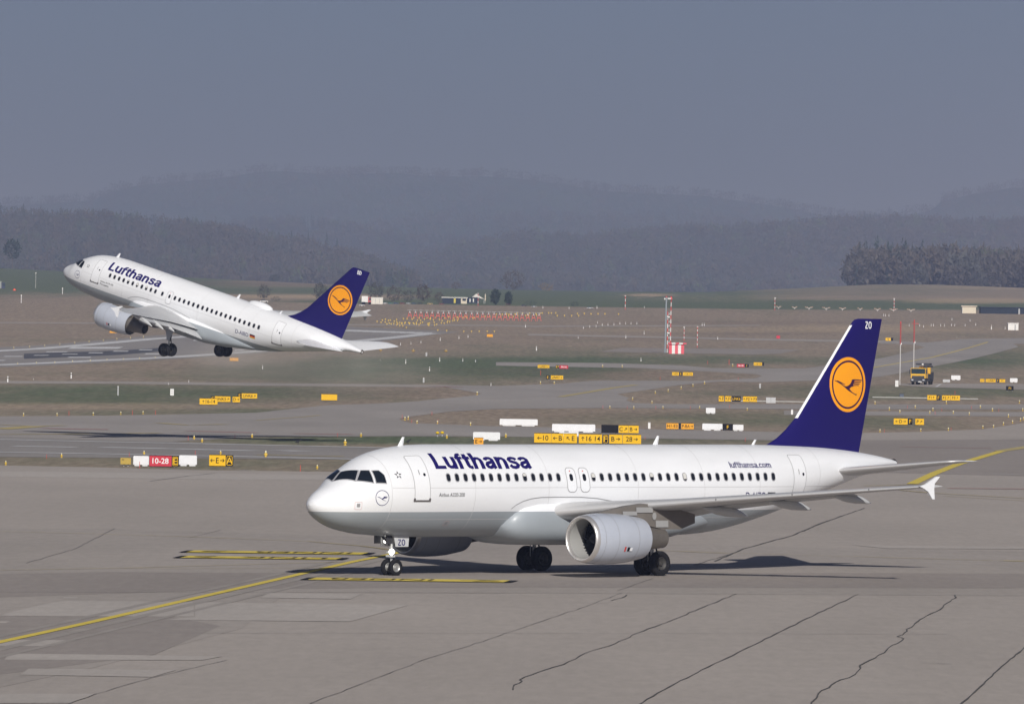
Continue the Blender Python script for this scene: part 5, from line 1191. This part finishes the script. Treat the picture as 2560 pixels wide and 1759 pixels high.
scatter('e', Z6((952, 985), (555, 1276), (2265, 990), (1730, 1000)), 11, 'cream edge light near the nose and roof of the taxiing airliner', 'airfield light', 'edge lights around the taxiing airliner')
scatter('b', Z6((1645, 982), (1688, 980)), 13, 'yellow ball light, one of a pair above the cockpit', 'airfield light', 'pair of yellow ball lights')
scatter('s', Z5((213, 796), (517, 796), (845, 790), (1095, 784), (1297, 778)), 8, 'small cream light along the left edge of the wide taxiway', 'airfield light', 'lights along the left taxiway edge')
scatter('s', Z5((160, 328), (330, 322), (497, 318), (658, 308), (820, 302), (970, 294), (1120, 289), (1265, 282), (1408, 274), (125, 186), (268, 176), (405, 166), (543, 154), (678, 142), (808, 129), (937, 119), (1060, 107), (1183, 97), (1300, 88), (1640, 62)), 5, 'tiny yellow light along the far runway edge under the climbing jet', 'airfield light', 'lights along the far runway edges')
scatter('s', Z6((1460, 866), (1645, 870), (1945, 884), (1350, 834), (1380, 828), (2005, 605)), 9, 'cream light on the rim of the central grass island', 'airfield light', 'lights round the central grass island')
scatter('m', Z6((1130, 215), (1425, 220), (1722, 222)), 9, 'amber mushroom light in the dry grass beyond the climbing jet tail', 'airfield light', 'mushroom lights beyond the climbing jet')
scatter('s', Z7((90, 990), (1033, 727), (1250, 730), (1515, 730), (1848, 730), (2280, 745), (1240, 650), (1415, 682), (1445, 594), (1562, 577), (1680, 551), (1787, 529), (1893, 506), (403, 506), (528, 506), (967, 355), (1145, 357), (2148, 348)), 7, 'small cream light along the link taxiway beyond the airliner roof', 'airfield light', 'lights along the link taxiway')
scatter('s', Z8((955, 743), (1350, 748), (1890, 752), (2165, 752), (825, 688), (1190, 725), (1780, 725), (1050, 768), (1322, 776), (1535, 776), (1680, 788), (2035, 806), (2072, 862), (2145, 842), (2170, 832), (1990, 878), (1803, 908), (1900, 903), (870, 942), (1240, 936), (1490, 928), (1472, 686), (2135, 682)), 8, 'small cream light along the taxiways right of the blue tail', 'airfield light', 'lights right of the blue tail')
scatter('r', Z5((422, 1182), (1172, 1165), (1770, 1148), (1706, 1018), (2130, 1000), (625, 790), (1200, 785), (1410, 785)), 11, 'thin red snow pole at a pavement edge on the left', 'snow pole', 'red snow poles on the left'); scatter('r', Z5((1266, 1266, 16)), 16, 'red snow pole standing in front of the white sign cabinet', 'snow pole')
scatter('r', Z6((740, 985, 10), (402, 1298, 16), (1325, 815), (1412, 860), (1595, 788), (1650, 860)), 9, 'thin red snow pole near the central grass island', 'snow pole', 'red snow poles near the central island')
scatter('r', Z7((1190, 733), (970, 728), (1450, 733), (1763, 733), (1352, 1010), (2198, 474), (1490, 468), (2115, 330, 13), (1920, 325), (405, 425, 12), (2120, 725)), 8, 'thin red snow pole along the link taxiway', 'snow pole', 'red snow poles along the link taxiway'); scatter('r', Z7((2262, 1028, 10)), 10, 'red snow pole beside the airliner tail fillet', 'snow pole')
scatter('r', Z8((1700, 733), (1430, 753), (1948, 758), (1370, 784), (1120, 728), (910, 945), (1515, 930), (1325, 490, 12), (1550, 600, 9)), 8, 'thin red snow pole right of the blue tail', 'snow pole', 'red snow poles right of the blue tail')
scatter('p', Z5((70, 490, 15), (645, 456, 15)), 15, 'white two-piece marker post at the left edge of the green field', 'marker post', 'white posts by the left green field'); scatter('p', Z5((305, 468, 4), (1527, 512, 5), (1712, 490, 6)), 5, 'very small white marker on the narrow grey road', 'marker post', 'small markers on the narrow road')
scatter('p', Z6((1357, 322, 11), (1573, 390, 11), (1665, 302, 10), (1875, 302, 8), (1310, 156, 7), (1405, 146, 6), (1495, 136, 7), (1670, 114, 8), (1840, 96, 7), (1922, 86, 7), (2130, 522, 7), (1990, 307, 6), (60, 370, 10), (1128, 295, 4)), 8, 'white marker post in the dry grass behind the climbing jet tail', 'marker post', 'white posts behind the climbing jet')
scatter('p', Z3((775, 1336), (648, 1384), (705, 1372), (762, 1368), (818, 1357), (870, 1355), (924, 1353), (978, 1344), (1030, 1344), (1079, 1344), (1132, 1344)), 6, 'white stake in the slanting row left of the tall mast', 'marker post', 'slanting row of white stakes'); scatter('p', Z3((600, 1474, 6), (1032, 1470, 8), (222, 1582, 10), (122, 1372, 8), (1198, 1432, 8), (1724, 1358, 7), (1743, 1358, 7), (1865, 1482, 7), (280, 1198, 6), (518, 1204, 6), (770, 1202, 7), (1200, 1196, 5)), 7, 'lone white marker post far out on the dry airfield', 'marker post', 'lone white posts far out')
scatter('p', Z4((1280, 1362), (1375, 1362), (1410, 1372), (1480, 1360), (1500, 1360), (1565, 1362), (1600, 1362), (1663, 1359), (1693, 1359), (1787, 1360), (1883, 1354), (1668, 1307), (1832, 1317), (1048, 1270), (1065, 1270), (1097, 1272), (2025, 1390, 11), (2150, 1390, 7), (1712, 470 + 996, 4)), 6, 'white marker in the rows right of the red-topped poles', 'marker post', 'white markers right of the red-topped poles')
scatter('p', Z7((1315, 300, 9), (365, 200, 10)), 9, 'white marker post on the dark grass near the striped hut', 'marker post', 'white posts near the striped hut')
rs2 = random.Random(3); pts = []
for row, (x0, y0, x1, y1, n) in enumerate(((0, 528, 400, 605, 9), (60, 505, 560, 575, 14), (150, 548, 760, 545, 13), (240, 500, 1060, 515, 14), (430, 480, 1250, 490, 11), (980, 475, 2050, 455, 15), (1500, 440, 2300, 420, 15), (620, 575, 1000, 520, 9))):
    for i in range(n): pts.append((940 + (x0 + (x1 - x0)*(i + rs2.uniform(.1, .9))/n)/5.05, 700 + (y0 + (y1 - y0)*i/n + rs2.uniform(-9, 9))/5.05 + 2))
pts += [(940 + x/5.05, 701.5 + y/5.05) for x, y in ((1108, 655), (1205, 655), (1302, 655), (1405, 655), (1494, 655), (892, 645), (780, 640))] + [(1280 + x/3.627, 440.5 + y/3.627) for x, y in ((410, 1275), (475, 1275), (540, 1275), (603, 1275), (593, 1256), (655, 1256), (716, 1258), (780, 1258), (842, 1258), (965, 1260))]
scatter('y', pts[::1], 5.0, 'tiny yellow approach light in the field beyond the far runway', 'airfield light', 'approach lights beyond the far runway')
# the row of red A-frame antennas
def f_aframe(mb):
    for x in (-1, 1):
        mb.tube([(x*.5, -.3, 0), (x*.16, 0, 1.0)], .06, 5, 0); mb.tube([(x*.5, .5, 0), (x*.16, .1, 1.0)], .06, 5, 0)
    mb.box(-.34, .34, -.06, .06, .45, .56, 0); mb.box(-.16, .16, -.12, .12, .9, 1.12, 1); mb.box(-.55, .55, -.05, .05, 1.30, 1.35, 2); mb.tube([(0, 0, 1.1), (0, 0, 1.3)], .04, 5, 1); return [mat('antenna_red', (.66, .09, .06), .6), PGR, PGR]
ma = proto(f_aframe, 'aframe_antenna')
for i, x in enumerate((425, 497, 567, 640, 708, 782, 850, 918, 992, 1065, 1135, 1207, 1278, 1347, 1420, 1490, 1562, 1632, 1703, 1773, 1845, 1917, 1988, 2058)):
    g = P(940 + x/5.05, 700 + (480 + 34*i/23)/5.05 + 1); o = lk(bpy.data.objects.new('aframe_antenna', ma)); k = 16*mpp(g.y); o.location = g; o.scale = (k*.66, k*.66, k); tag(o, 'red A-frame antenna in the long row beyond the far runway, ' + nth(i, 24), 'antenna', 'row of red A-frame antennas')
# branching approach light stands at the right
def f_branch(mb):
    mb.tube([(0, 0, 0), (0, 0, .55)], .05, 6, 0)
    for x in (-1, -.55, .55, 1): mb.tube([(0, 0, .35), (x*.9, 0, .75)], .03, 5, 0); mb.lathe([(.72, .02), (.76, .13), (.9, .13), (.95, .02)], (x*.92, 0, 0), 'Z', 8, 1)
    mb.lathe([(.5, .02), (.54, .13), (.68, .13), (.72, .02)], (0, 0, 0), 'Z', 8, 1); return [PWH, mat('light_pinkish', (.70, .42, .30), .5)]
mbr = proto(f_branch, 'light_stand')
for i, (x, k) in enumerate(((95, .8), (240, .8), (372, 1.2), (527, 1.2), (675, 1.0), (835, .8), (992, 1.0), (1138, 1.2), (1297, 1.2))):
    g = P(1920 + x/3.627, 440 + (1200 + 26*i/8 + 6)/3.627); o = lk(bpy.data.objects.new('light_stand', mbr)); s_ = 8*mpp(g.y); o.location = g; o.scale = (s_*k, s_*k*.6, s_); tag(o, 'white branching light stand in the row above the blue tail, ' + nth(i, 9), 'airfield light', 'row of branching light stands')

# ------------------------------------------------------------------ masts and huts
def bands(name, parent, x, y, r, z0, z1, n, first, n_side=8):
    """a pole painted in bands, each band a piece"""
    mb = MB()
    for i in range(n):
        a, b = z0 + (z1 - z0)*i/n, z0 + (z1 - z0)*(i + 1)/n; mb.tube([(x, y, a), (x, y, b)], r, n_side, (i + first) % 2, cap=(i in (0, n - 1)))
    return mb.obj(name, [BR, BW], parent)
BR = mat('mast_red', (.62, .05, .04), .55); BW = mat('mast_white', (.74, .74, .73), .55); HUTR = mat('hut_red', (.66, .08, .11), .55)
g = P(1668, 882); s = mpp(g.y); r = empty('glide_slope_mast', g); tag(r, 'tall mast of a grey pole and red-white lattice beside the striped hut', 'mast')
mb = MB(); mb.tube([(-5.5*s - .02, 0, 0), (-4*s, 0, 139*s)], 2.1*s, 10); mb.obj('pole', mat('mast_grey', (.26, .30, .33), .5), r)
for x, z1, n, f in ((0, 104*s, 10, 1), (8*s, 137*s, 13, 0)): bands('lattice_leg', r, x, .6, 1.0*s, 0, z1, n, f)
mb = MB()
for z in range(14, 104, 10): mb.tube([(0, .6, z*s), (8*s, .6, (z + 8)*s)], .35*s, 5); mb.tube([(0, .6, (z + 8)*s), (8*s, .6, z*s)], .3*s, 5)
mb.obj('lattice_brace', BW, r)
for z, w in ((136, 9), (90, 5), (50, 5)): mb = MB(); mb.box(-1*s, (w)*s, .2, .8, (z - 1.5)*s, (z + 1.5)*s); mb.obj('antenna_panel', BW, r)
for x in (-8, 9): mb = MB(); mb.box((x - 1.6)*s, (x + 1.6)*s, .1, .9, 133*s, 137*s); mb.obj('antenna_box', BW if x < 0 else BR, r)
for x in (-4, 8): mb = MB(); mb.lathe([(137*s, 2.2*s), (141*s, 2.2*s), (142*s, .5*s)], (x*s, .5, 0), 'Z', 10); mb.obj('obstruction_light', BR, r)
g = P(1692, 884); s = mpp(g.y); r = empty('equipment_hut', g); tag(r, 'small hut painted in red and white stripes at the foot of the mast', 'hut')
for i in range(5): mb = MB(); a, b = -20*s + 38*s*i/5, -20*s + 38*s*(i + 1)/5; mb.box(a, b, 0, 2.4, 0, 24*s); mb.obj('wall_panel', HUTR if i % 2 == 0 else BW, r)
for i in range(5): mb = MB(); a, b = -22*s + 46*s*i/5, -22*s + 46*s*(i + 1)/5; mb.box(a, b, -.35, 2.7, 24.1*s, 27.5*s); mb.obj('roof_panel', HUTR if i % 2 == 0 else BW, r)
for x, y0, y1, w, lab in ((1657, 838, 812, .5, 'thin pale pole just right of the striped hut'),):
    pass
for px, yb, yt, n, lab in ((1743, 869, 817, 9, 'thin red and white banded pole right of the striped hut'), (1710, 852, 818, 6, 'thin pale banded pole behind the striped hut'), (1563, 774, 740, 5, 'thin red and white pole on the far green field'), (1937, 775, 745, 6, 'short red and white pole left of the branching light stands'), (2235, 775, 747, 6, 'short red and white pole above the branching light stands'), (1195, 764, 734, 5, 'slim banded pole before the canopy building')):
    g = P(px, yb); s = mpp(g.y); r = empty('banded_pole', g); tag(r, lab, 'pole', 'thin banded poles'); bands('pole', r, 0, 0, .75*s, 0, (yb - yt)*s, n, 0, 6); mb = MB(); mb.box(-2*s, 2*s, -.1, .1, (yb - yt)*s, (yb - yt + 1.2)*s); mb.obj('top_bar', BW, r)
for px, yb, yt, arm, lab in ((2249.5, 962, 805, False, 'tall white pole with red top, left of a pair'), (2284, 925, 801, True, 'tall white pole with red top and crossbar, right of a pair')):
    g = P(px, yb); s = mpp(g.y); h = (yb - yt)*s; r = empty('mast', g); tag(r, lab, 'mast', 'pair of red-topped poles'); hr = 55*s; lean = 0
    mb = MB(); mb.tube([(0, 0, 0), (0, 0, h - hr)], 1.3*s, 10); mb.obj('lower_pole', mat('pole_pale', (.52, .51, .49), .5), r); mb = MB(); mb.tube([(0, 0, h - hr), (0, 0, h - 3*s)], 1.9*s, 10); mb.obj('upper_pole', mat('pole_red', (.36, .07, .06), .6), r)
    mb = MB(); mb.lathe([(h - 3*s, 1.2*s), (h, 1.6*s), (h + 2*s, .4*s)], (0, 0, 0), 'Z', 8); mb.obj('obstruction_light', BR, r); mb = MB(); mb.box(1*s, 3.5*s, -.1, .2, h - hr - 1*s, h - hr + 3*s); mb.obj('lamp_box', BW, r)
    if arm: mb = MB(); mb.box(-7*s, 11*s, -.06, .06, h - 8*s, h - 7*s); mb.obj('crossbar', BR, r)
for px, yb, w, h, m, lab in ((2242, 966, 8, 16, BW, 'white electrical cabinet at the foot of the left red-topped pole'), (430, 988, 9, 17, BW, 'white electrical cabinet alone in the left green field'), (1066, 890, 4, 9, PGR, 'slim grey post-like box beyond the climbing jet tailplane'), (295, 988, 3, 23, PGR, 'thin grey sensor stand in the left green field'), (1059, 956, 4, 12, PGR, 'grey post behind the exhaust haze'), (1900, 970, 4, 11, PGR, 'grey post left of the blue tail'), (1623, 1071, 6, 16, BW, 'small white figure-shaped marker board in the grass island'), (1980, 1036, 5, 13, BW, 'small white board just left of the blue tail')):
    g = P(px, yb); s = mpp(g.y); r = empty('equipment_cabinet', g); tag(r, lab, 'cabinet'); mb = MB(); mb.box(-w/2*s, w/2*s, 0, max(.15, w*s*.5), 0, h*s*.93); mb.obj('housing', m, r); mb = MB(); mb.box(-w/2*s*1.1, w/2*s*1.1, -.03, max(.15, w*s*.5) + .03, h*s*.93, h*s); mb.obj('lid', PGR if m is BW else BW, r)
    if w > 7:
        for z in (.3, .6): mb = MB(); mb.box(-w*.3*s, w*.3*s, -.02, -.004, h*s*z, h*s*(z + .08)); mb.obj('vent', PGR, r)

# ------------------------------------------------------------------ the truck with a folded platform
g = P(2295, 961.5); s = mpp(g.y); r = empty('truck', g, R(-14)); tag(r, 'yellow utility truck with a folded lift on its roof, facing the camera', 'truck'); k = 53*s/3.35
TY = mat('truck_yellow', (.72, .42, .03), .45, coat=.2); TG = mat('truck_window', (.02, .04, .05), .1); TD = mat('truck_dark', (.035, .037, .045), .6); TH = mat('headlight_glass', (.62, .64, .68), .2)
def tb(name, m, *b, par=None):
    mb = MB()
    for q in b: mb.box(*[a*k for a in q])
    return mb.obj(name, m, par or r)
tb('chassis', TD, (-1.15, 1.15, .3, 6.5, .55, .85)); cab = tb('cab', TY, (-1.2, 1.2, 0, 1.9, 1.05, 2.65)); tb('windscreen', TG, (-1.12, 1.12, -.02, .05, 1.75, 2.55), par=cab); tb('side_window', TG, (1.19, 1.22, .3, 1.3, 1.8, 2.5), par=cab); tb('grille', TD, (-1.0, 1.0, -.03, .03, .95, 1.42), par=cab); tb('bumper', TD, (-1.22, 1.22, -.12, .25, .45, .93), par=cab); tb('number_plate', SW, (.05, .60, -.15, -.122, .42, .55), par=cab)
for x in (-1.05, .75): tb('headlight', TH, (x, x + .32, -.15, -.122, .70, .86), par=cab)
for x in (-1.42, 1.24): tb('mirror', TD, (x, x + .18, -.1, .05, 1.75, 2.4), par=cab)
tb('rear_body', TD, (-1.2, 1.2, 2.1, 6.4, .9, 2.0)); tb('control_box', TY, (1.0, 1.5, 2.1, 2.7, 1.75, 2.75)); tb('turntable', TY, (-.3, .5, 2.2, 3.2, 2.0, 2.95))
tb('lift_platform', TD, (-.7, 1.5, 1.5, 3.4, 3.1, 3.2), (-.7, 1.5, 1.45, 1.55, 3.2, 3.42), (-.7, -.6, 1.5, 3.4, 3.2, 3.42), (1.4, 1.5, 1.5, 3.4, 3.2, 3.42)); tb('lift_arm', TD, (.5, 1.1, 1.8, 6.2, 2.75, 3.02)); tb('work_lamp', mat('work_lamp_white', (.8, .8, .8), .3), (.3, .55, 1.35, 1.45, 3.15, 3.35))
for x in (-1.0, 1.0):
    for y in (.9, 4.3, 5.5):
        mb = MB(); mb.lathe([(-.16, .28), (-.17, .45), (-.13, .52), (.13, .52), (.17, .45), (.16, .28)], (0, 0, 0), 'X', 20, 0); mb.lathe([(-.14, .28), (-.05, .2), (-.1, .001)], (0, 0, 0), 'X', 14, 1); mb.lathe([(.14, .28), (.05, .2), (.1, .001)], (0, 0, 0), 'X', 14, 1)
        mb.v = [(a*k, b*k, c*k) for a, b, c in mb.v]; mb.obj('wheel', [TYRE, RIMD], r, True, (x*k, y*k, .52*k), sharp=45)

# ------------------------------------------------------------------ buildings and vehicles at the far fence
def house(name, cat, label, px0, px1, yb, yt, col, roof=None, depth=6, wins=(), over=.3):
    g = P((px0 + px1)/2, yb); s = mpp(g.y); w = (px1 - px0)*s; h = (yb - yt)*s; r = empty(name, g); tag(r, label, cat)
    mb = MB(); mb.box(-w/2, w/2, 0, depth, 0, h*.88); wl = mb.obj('wall', col, r); mb = MB(); mb.box(-w/2 - over, w/2 + over, -over, depth + over, h*.88 + .003, h); mb.obj('roof', roof or col, r)
    for a, b, c, d, m in wins:
        mb = MB(); mb.box(-w/2 + w*a, -w/2 + w*b, -.06, -.004, h*c, h*d); o = mb.obj('window', m, r)
    return r
CREAM = mat('cream_render', (.62, .55, .44), .7); DKW = mat('dark_shed_wall', (.03, .04, .06), .9, spec=.1); WHR = mat('white_roof', (.66, .66, .63), .6); YLB = mat('yellow_board', (.62, .50, .05), .6)
house('shed', 'shed', 'long low dark shed with a white roof at the airfield fence', 1106, 1152, 759, 742.5, DKW, WHR, 5, ((.62, .72, .1, .8, YLB),)); house('kiosk', 'kiosk', 'cream kiosk with a dark opening beside the low dark shed', 1144, 1167, 759, 743, CREAM, WHR, 4, ((.52, .9, .45, .78, DKW),)); house('shed', 'shed', 'dark open stand under the canopy, right of the cream kiosk', 1168, 1196, 758, 743, DKW, DKW, 4, ((.2, .3, .2, .8, WHR), (.5, .6, .2, .8, WHR)))
g = P(1192, 758); s = mpp(g.y); r = empty('canopy', g); tag(r, 'white tent-like canopy on poles right of the cream kiosk', 'canopy'); mb = MB(); mb.add([(-11*s, -2, 16*s), (18*s, -2, 11*s), (18*s, 3, 11*s), (-11*s, 3, 16*s), (-2*s, .5, 24*s)], [(0, 1, 4), (1, 2, 4), (2, 3, 4), (3, 0, 4)]); mb.obj('roof', mat('canopy_white', (.78, .76, .70), .6), r)
for x in (-11, 18): mb = MB(); mb.tube([(x*s, -2, 0), (x*s, -2, (16 if x < 0 else 11)*s)], .06, 6); mb.obj('pole', PWH, r)
g = P(1213, 757); s = mpp(g.y); r = empty('folded_parasol', g); tag(r, 'tall cream furled parasol right of the white canopy', 'parasol'); mb = MB(); mb.lathe([(4*s, .1*s), (6*s, 1.6*s), (19*s, 1.5*s), (23*s, .3*s)], (0, 0, 0), 'Z', 8); mb.obj('cloth', CREAM, r); mb = MB(); mb.tube([(0, 0, 0), (0, 0, 4*s)], .07, 6); mb.obj('pole', PGR, r)
house('container', 'container', 'small white container left of the low dark shed', 928, 957, 760, 743, mat('container_cream', (.66, .64, .58), .6), WHR, 3, ((.35, .38, .1, .85, PGR), (.7, .73, .1, .85, PGR)), .05)
house('equipment_shelter', 'hut', 'beige flat-roofed shelter right of the branching light stands', 2405, 2440, 783, 764, mat('beige_render', (.64, .58, .46), .7), CREAM, 4, ((.0, .03, .0, .85, PGR),)); house('hangar', 'hangar', 'long dark low building at the right edge', 2452, 2640, 785, 768, mat('dark_green_grey_wall', (.024, .033, .048), .9, spec=.1), DKW, 10, ((.5, .52, .0, .8, PGR),)); house('equipment_hut', 'hut', 'small white hut near the right edge with an open dark doorway', 2520, 2546, 825, 807, BW, BW, 3, ((.62, .76, .0, .8, PGR),), .1)
def truck2(label, px0, px1, yb, yt, body, cabm, flip=1):
    g = P((px0 + px1)/2, yb); s = mpp(g.y); w = (px1 - px0)*s; h = (yb - yt)*s; r = empty('truck', g); tag(r, label, 'truck'); mb = MB(); mb.box(-w*.5, w*.18, 0, 2.4, h*.28, h); o = mb.obj('cargo_box', body, r); mb = MB(); mb.box(w*.2, w*.5, 0, 2.3, h*.2, h*.86); c = mb.obj('cab', cabm, r); mb = MB(); mb.box(w*.3, w*.505, -.02, 2.32, h*.5, h*.78); mb.obj('window', TG, c)
    for x in (-.36, -.2, .36): mb = MB(); mb.lathe([(0, .001), (0, h*.16), (.3, h*.16), (.3, .001)], (w*x, 0, h*.16), 'Y', 12); mb.obj('wheel', TYRE, r)
    if flip < 0: r.scale = (-1, 1, 1)
truck2('white box truck with red lower cab beside the climbing jet tail', 904, 927, 761, 740, mat('truck_white', (.72, .72, .72), .5), mat('truck_cab_red', (.50, .10, .10), .5)); truck2('grey-green lorry with dark blue cab at the left edge', -16, 12, 728, 703, mat('lorry_tarp', (.30, .33, .30), .7), mat('lorry_blue', (.02, .03, .08), .5))
def car(label, px, yb, wpx, col, grp='parked cars by the far fence'):
    g = P(px, yb); s = mpp(g.y); l = wpx*s; h = l*.33; r = empty('parked_car', g); tag(r, label, 'car', grp); mb = MB()
    mb.loft([[(-l/2, y, h*.25), (l/2, y, h*.25), (l/2, y, h*.58), (l*.28, y, h*.64), (-l*.46, y, h*.66), (-l/2, y, h*.55)] for y in (0, 1.7)]); b = mb.obj('body', col, r)
    mb = MB(); mb.loft([[(-l*.42, y, h*.66), (l*.24, y, h*.645), (l*.10, y, h), (-l*.30, y, h)] for y in (.1, 1.6)]); mb.obj('cabin', TG, r)
    for x in (-.3, .3): mb = MB(); mb.lathe([(0, .001), (0, h*.24), (.2, h*.24), (.2, .001)], (l*x, -.03, h*.24), 'Y', 12); mb.obj('wheel', TYRE, r)
CB = [mat('car_%s' % n, c, .35, coat=.3) for n, c in (('blue', (.03, .07, .16)), ('silver', (.45, .46, .48)), ('darkred', (.22, .03, .035)), ('black', (.02, .02, .025)), ('tan', (.5, .38, .16)), ('teal', (.05, .2, .2)), ('white', (.7, .7, .7)))]
for px, yb, w, c, lab in ((962, 760, 13, 6, 'white car next to the small white container'), (976, 760, 12, 5, 'teal car near the small white container'), (990, 760, 13, 0, 'dark blue car in the parked row left of the dark red one'), (1006, 760, 13, 2, 'dark red car in the middle of the parked row'), (1021, 760, 12, 1, 'silver car right of the dark red one'), (1035, 760, 12, 0, 'dark blue car right of the silver one'), (1050, 760, 12, 3, 'black car left of the tan one'), (1075, 761, 14, 4, 'tan car parked left of the low dark shed'), (1104, 761, 12, 2, 'dark red car at the corner of the low dark shed'), (1270, 762, 12, 2, 'dark red car below the two egg-shaped trees'), (1310, 766, 14, 3, 'black car by the dark hedge clump'), (1335, 768, 13, 1, 'silver car at the right end of the hedge clump'), (1475, 772, 16, 1, 'pale car far out beyond the yellow lights'), (81, 727, 20, 3, 'black car on the road left of the climbing jet nose'), (905, 757 + 8, 14, 6, 'white car in front of the white box truck'), (660, 756, 20, 6, 'white vehicle behind the roof of the climbing jet')):
    car(lab, px, yb, w, CB[c])
g = P(36, 731); s = mpp(g.y); r = empty('marker_ball', g); tag(r, 'round orange-red marker left of the climbing jet nose', 'marker'); mb = MB(); mb.lathe([(0, .3*s), (1*s, 2.5*s), (5*s, 4.5*s), (9*s, 2.5*s), (10*s, .1*s)], (0, 0, 0), 'Z', 14); mb.obj('ball', mat('marker_orange', (.75, .10, .03), .5), r, True); mb = MB(); mb.box(-3*s, 3*s, -.4, .4, -.3, .4); mb.obj('base', PGR, r)
for px, yb, h, lab in ((53, 757, 18, 'thin white pole with a light at the far left'), (156, 737, 16, 'thin white pole left of the climbing jet nose'), (89, 728, 45, 'tall thin lamp pole on the green field at the left')):
    g = P(px, yb); s = mpp(g.y); r = empty('light_pole', g); tag(r, lab, 'pole'); mb = MB(); mb.tube([(0, 0, 0), (0, 0, h*s)], .9*s if h < 30 else .35*s, 6); mb.obj('pole', PWH, r); mb = MB(); mb.box(-1.3*s, 1.3*s, -.1, .1, h*s, (h + 2)*s); mb.obj('lamp', PWH, r)
# the wire fence and grey kerb beams near the truck
g = P(2020, 985); 
for x0, y0, x1, y1, lab in ((1922, 1002, 2018, 1007, 'low pale concrete beam left of the blue tail'), (2200, 993, 2318, 996, 'low pale concrete beam left of the F1 F2 F3 signs'), (2401, 997, 2436, 998, 'low pale concrete beam right of the F1 F2 F3 signs')):
    a, b = P(x0, y0), P(x1, y1); r = empty('concrete_beam', (a + b)/2); tag(r, lab, 'beam', 'low concrete beams'); l = (b - a).length; mb = MB(); mb.box(-l/2, l/2, -.3, .3, 0, .13); mb.obj('beam', mat('pale_concrete', (.36, .36, .34), .8, var=.15), r)
g = P(2254, 994); s = mpp(g.y); r = empty('equipment_cabinet', g); tag(r, 'dark blue-grey cabinet on the low concrete beam', 'cabinet'); mb = MB(); mb.box(-5*s, 5*s, -.4, .4, 0, 10*s); mb.obj('housing', mat('blue_grey_paint', (.07, .09, .13), .5), r); mb = MB(); mb.box(-5.4*s, 5.4*s, -.45, .45, 10*s, 10.8*s); mb.obj('lid', TD, r)
# two crows on the grass
for px, py, lab in ((745, 1111, 'black crow standing on the grass by the near runway'), (1020, 1110, 'small dark crow just above the airliner roof')):
    g = P(px, py); s = mpp(g.y)*1.0; r = empty('crow', g, R(20)); tag(r, lab, 'bird', 'crows on the grass'); mb = MB()
    rg = []
    for x, z, w, h in ((-.30, .20, .01, .01), (-.22, .22, .05, .03), (-.08, .25, .09, .08), (.06, .29, .09, .09), (.15, .36, .05, .06), (.20, .42, .05, .055), (.25, .42, .03, .03), (.33, .41, .005, .005)): rg.append([(x, w*math.cos(a), z + h*math.sin(a)) for a in [2*math.pi*j/10 for j in range(10)]])
    mb.loft(rg); mb.tube([(0, .04, 0), (.02, .04, .22)], .012, 5); mb.tube([(0, -.04, 0), (.02, -.04, .22)], .012, 5); mb.obj('body', mat('crow_black', (.012, .012, .015), .6), r, True)

# ------------------------------------------------------------------ dust and exhaust behind the climbing jet
def puff(px, py, Y, rx, ry, rz, dens):
    c = at(px, py, Y); bm = bmesh.new(); bmesh.ops.create_icosphere(bm, subdivisions=3, radius=1.0)
    for v in bm.verts: v.co = Vector((v.co.x*rx, v.co.y*ry, v.co.z*rz))
    me = bpy.data.meshes.new('exhaust_smoke'); bm.to_mesh(me); bm.free(); m = bpy.data.materials.new('exhaust_smoke'); m.use_nodes = True; nt = m.node_tree; nt.nodes.clear(); o_ = nt.nodes.new('ShaderNodeOutputMaterial'); pv = nt.nodes.new('ShaderNodeVolumePrincipled')
    pv.inputs['Color'].default_value = (.86, .80, .74, 1); pv.inputs['Density'].default_value = dens; tc = nt.nodes.new('ShaderNodeTexCoord'); vl = nt.nodes.new('ShaderNodeVectorMath'); vl.operation = 'DIVIDE'; vl.inputs[1].default_value = (rx, ry, rz); ln_ = nt.nodes.new('ShaderNodeVectorMath'); ln_.operation = 'LENGTH'
    nz = nt.nodes.new('ShaderNodeTexNoise'); nz.inputs['Scale'].default_value = .35; mr = nt.nodes.new('ShaderNodeMapRange'); mr.interpolation_type = 'SMOOTHSTEP'; mr.inputs['From Min'].default_value = 1.0; mr.inputs['From Max'].default_value = .1; mr.inputs['To Max'].default_value = dens*3
    mu = nt.nodes.new('ShaderNodeMath'); mu.operation = 'MULTIPLY'; L = nt.links; L.new(tc.outputs['Object'], vl.inputs[0]); L.new(vl.outputs[0], ln_.inputs[0]); L.new(ln_.outputs['Value'], mr.inputs['Value']); L.new(tc.outputs['Object'], nz.inputs['Vector']); L.new(mr.outputs[0], mu.inputs[0]); L.new(nz.outputs['Fac'], mu.inputs[1]); L.new(mu.outputs[0], pv.inputs['Density'])
    nt.links.new(pv.outputs[0], o_.inputs['Volume']); me.materials.append(m)
    o = lk(bpy.data.objects.new('exhaust_smoke', me)); o.location = c; o['kind'] = 'stuff'
puff(575, 885, 840, 5.5, 5, 1.8, .05); puff(780, 920, 835, 15, 8, 3.0, .03)
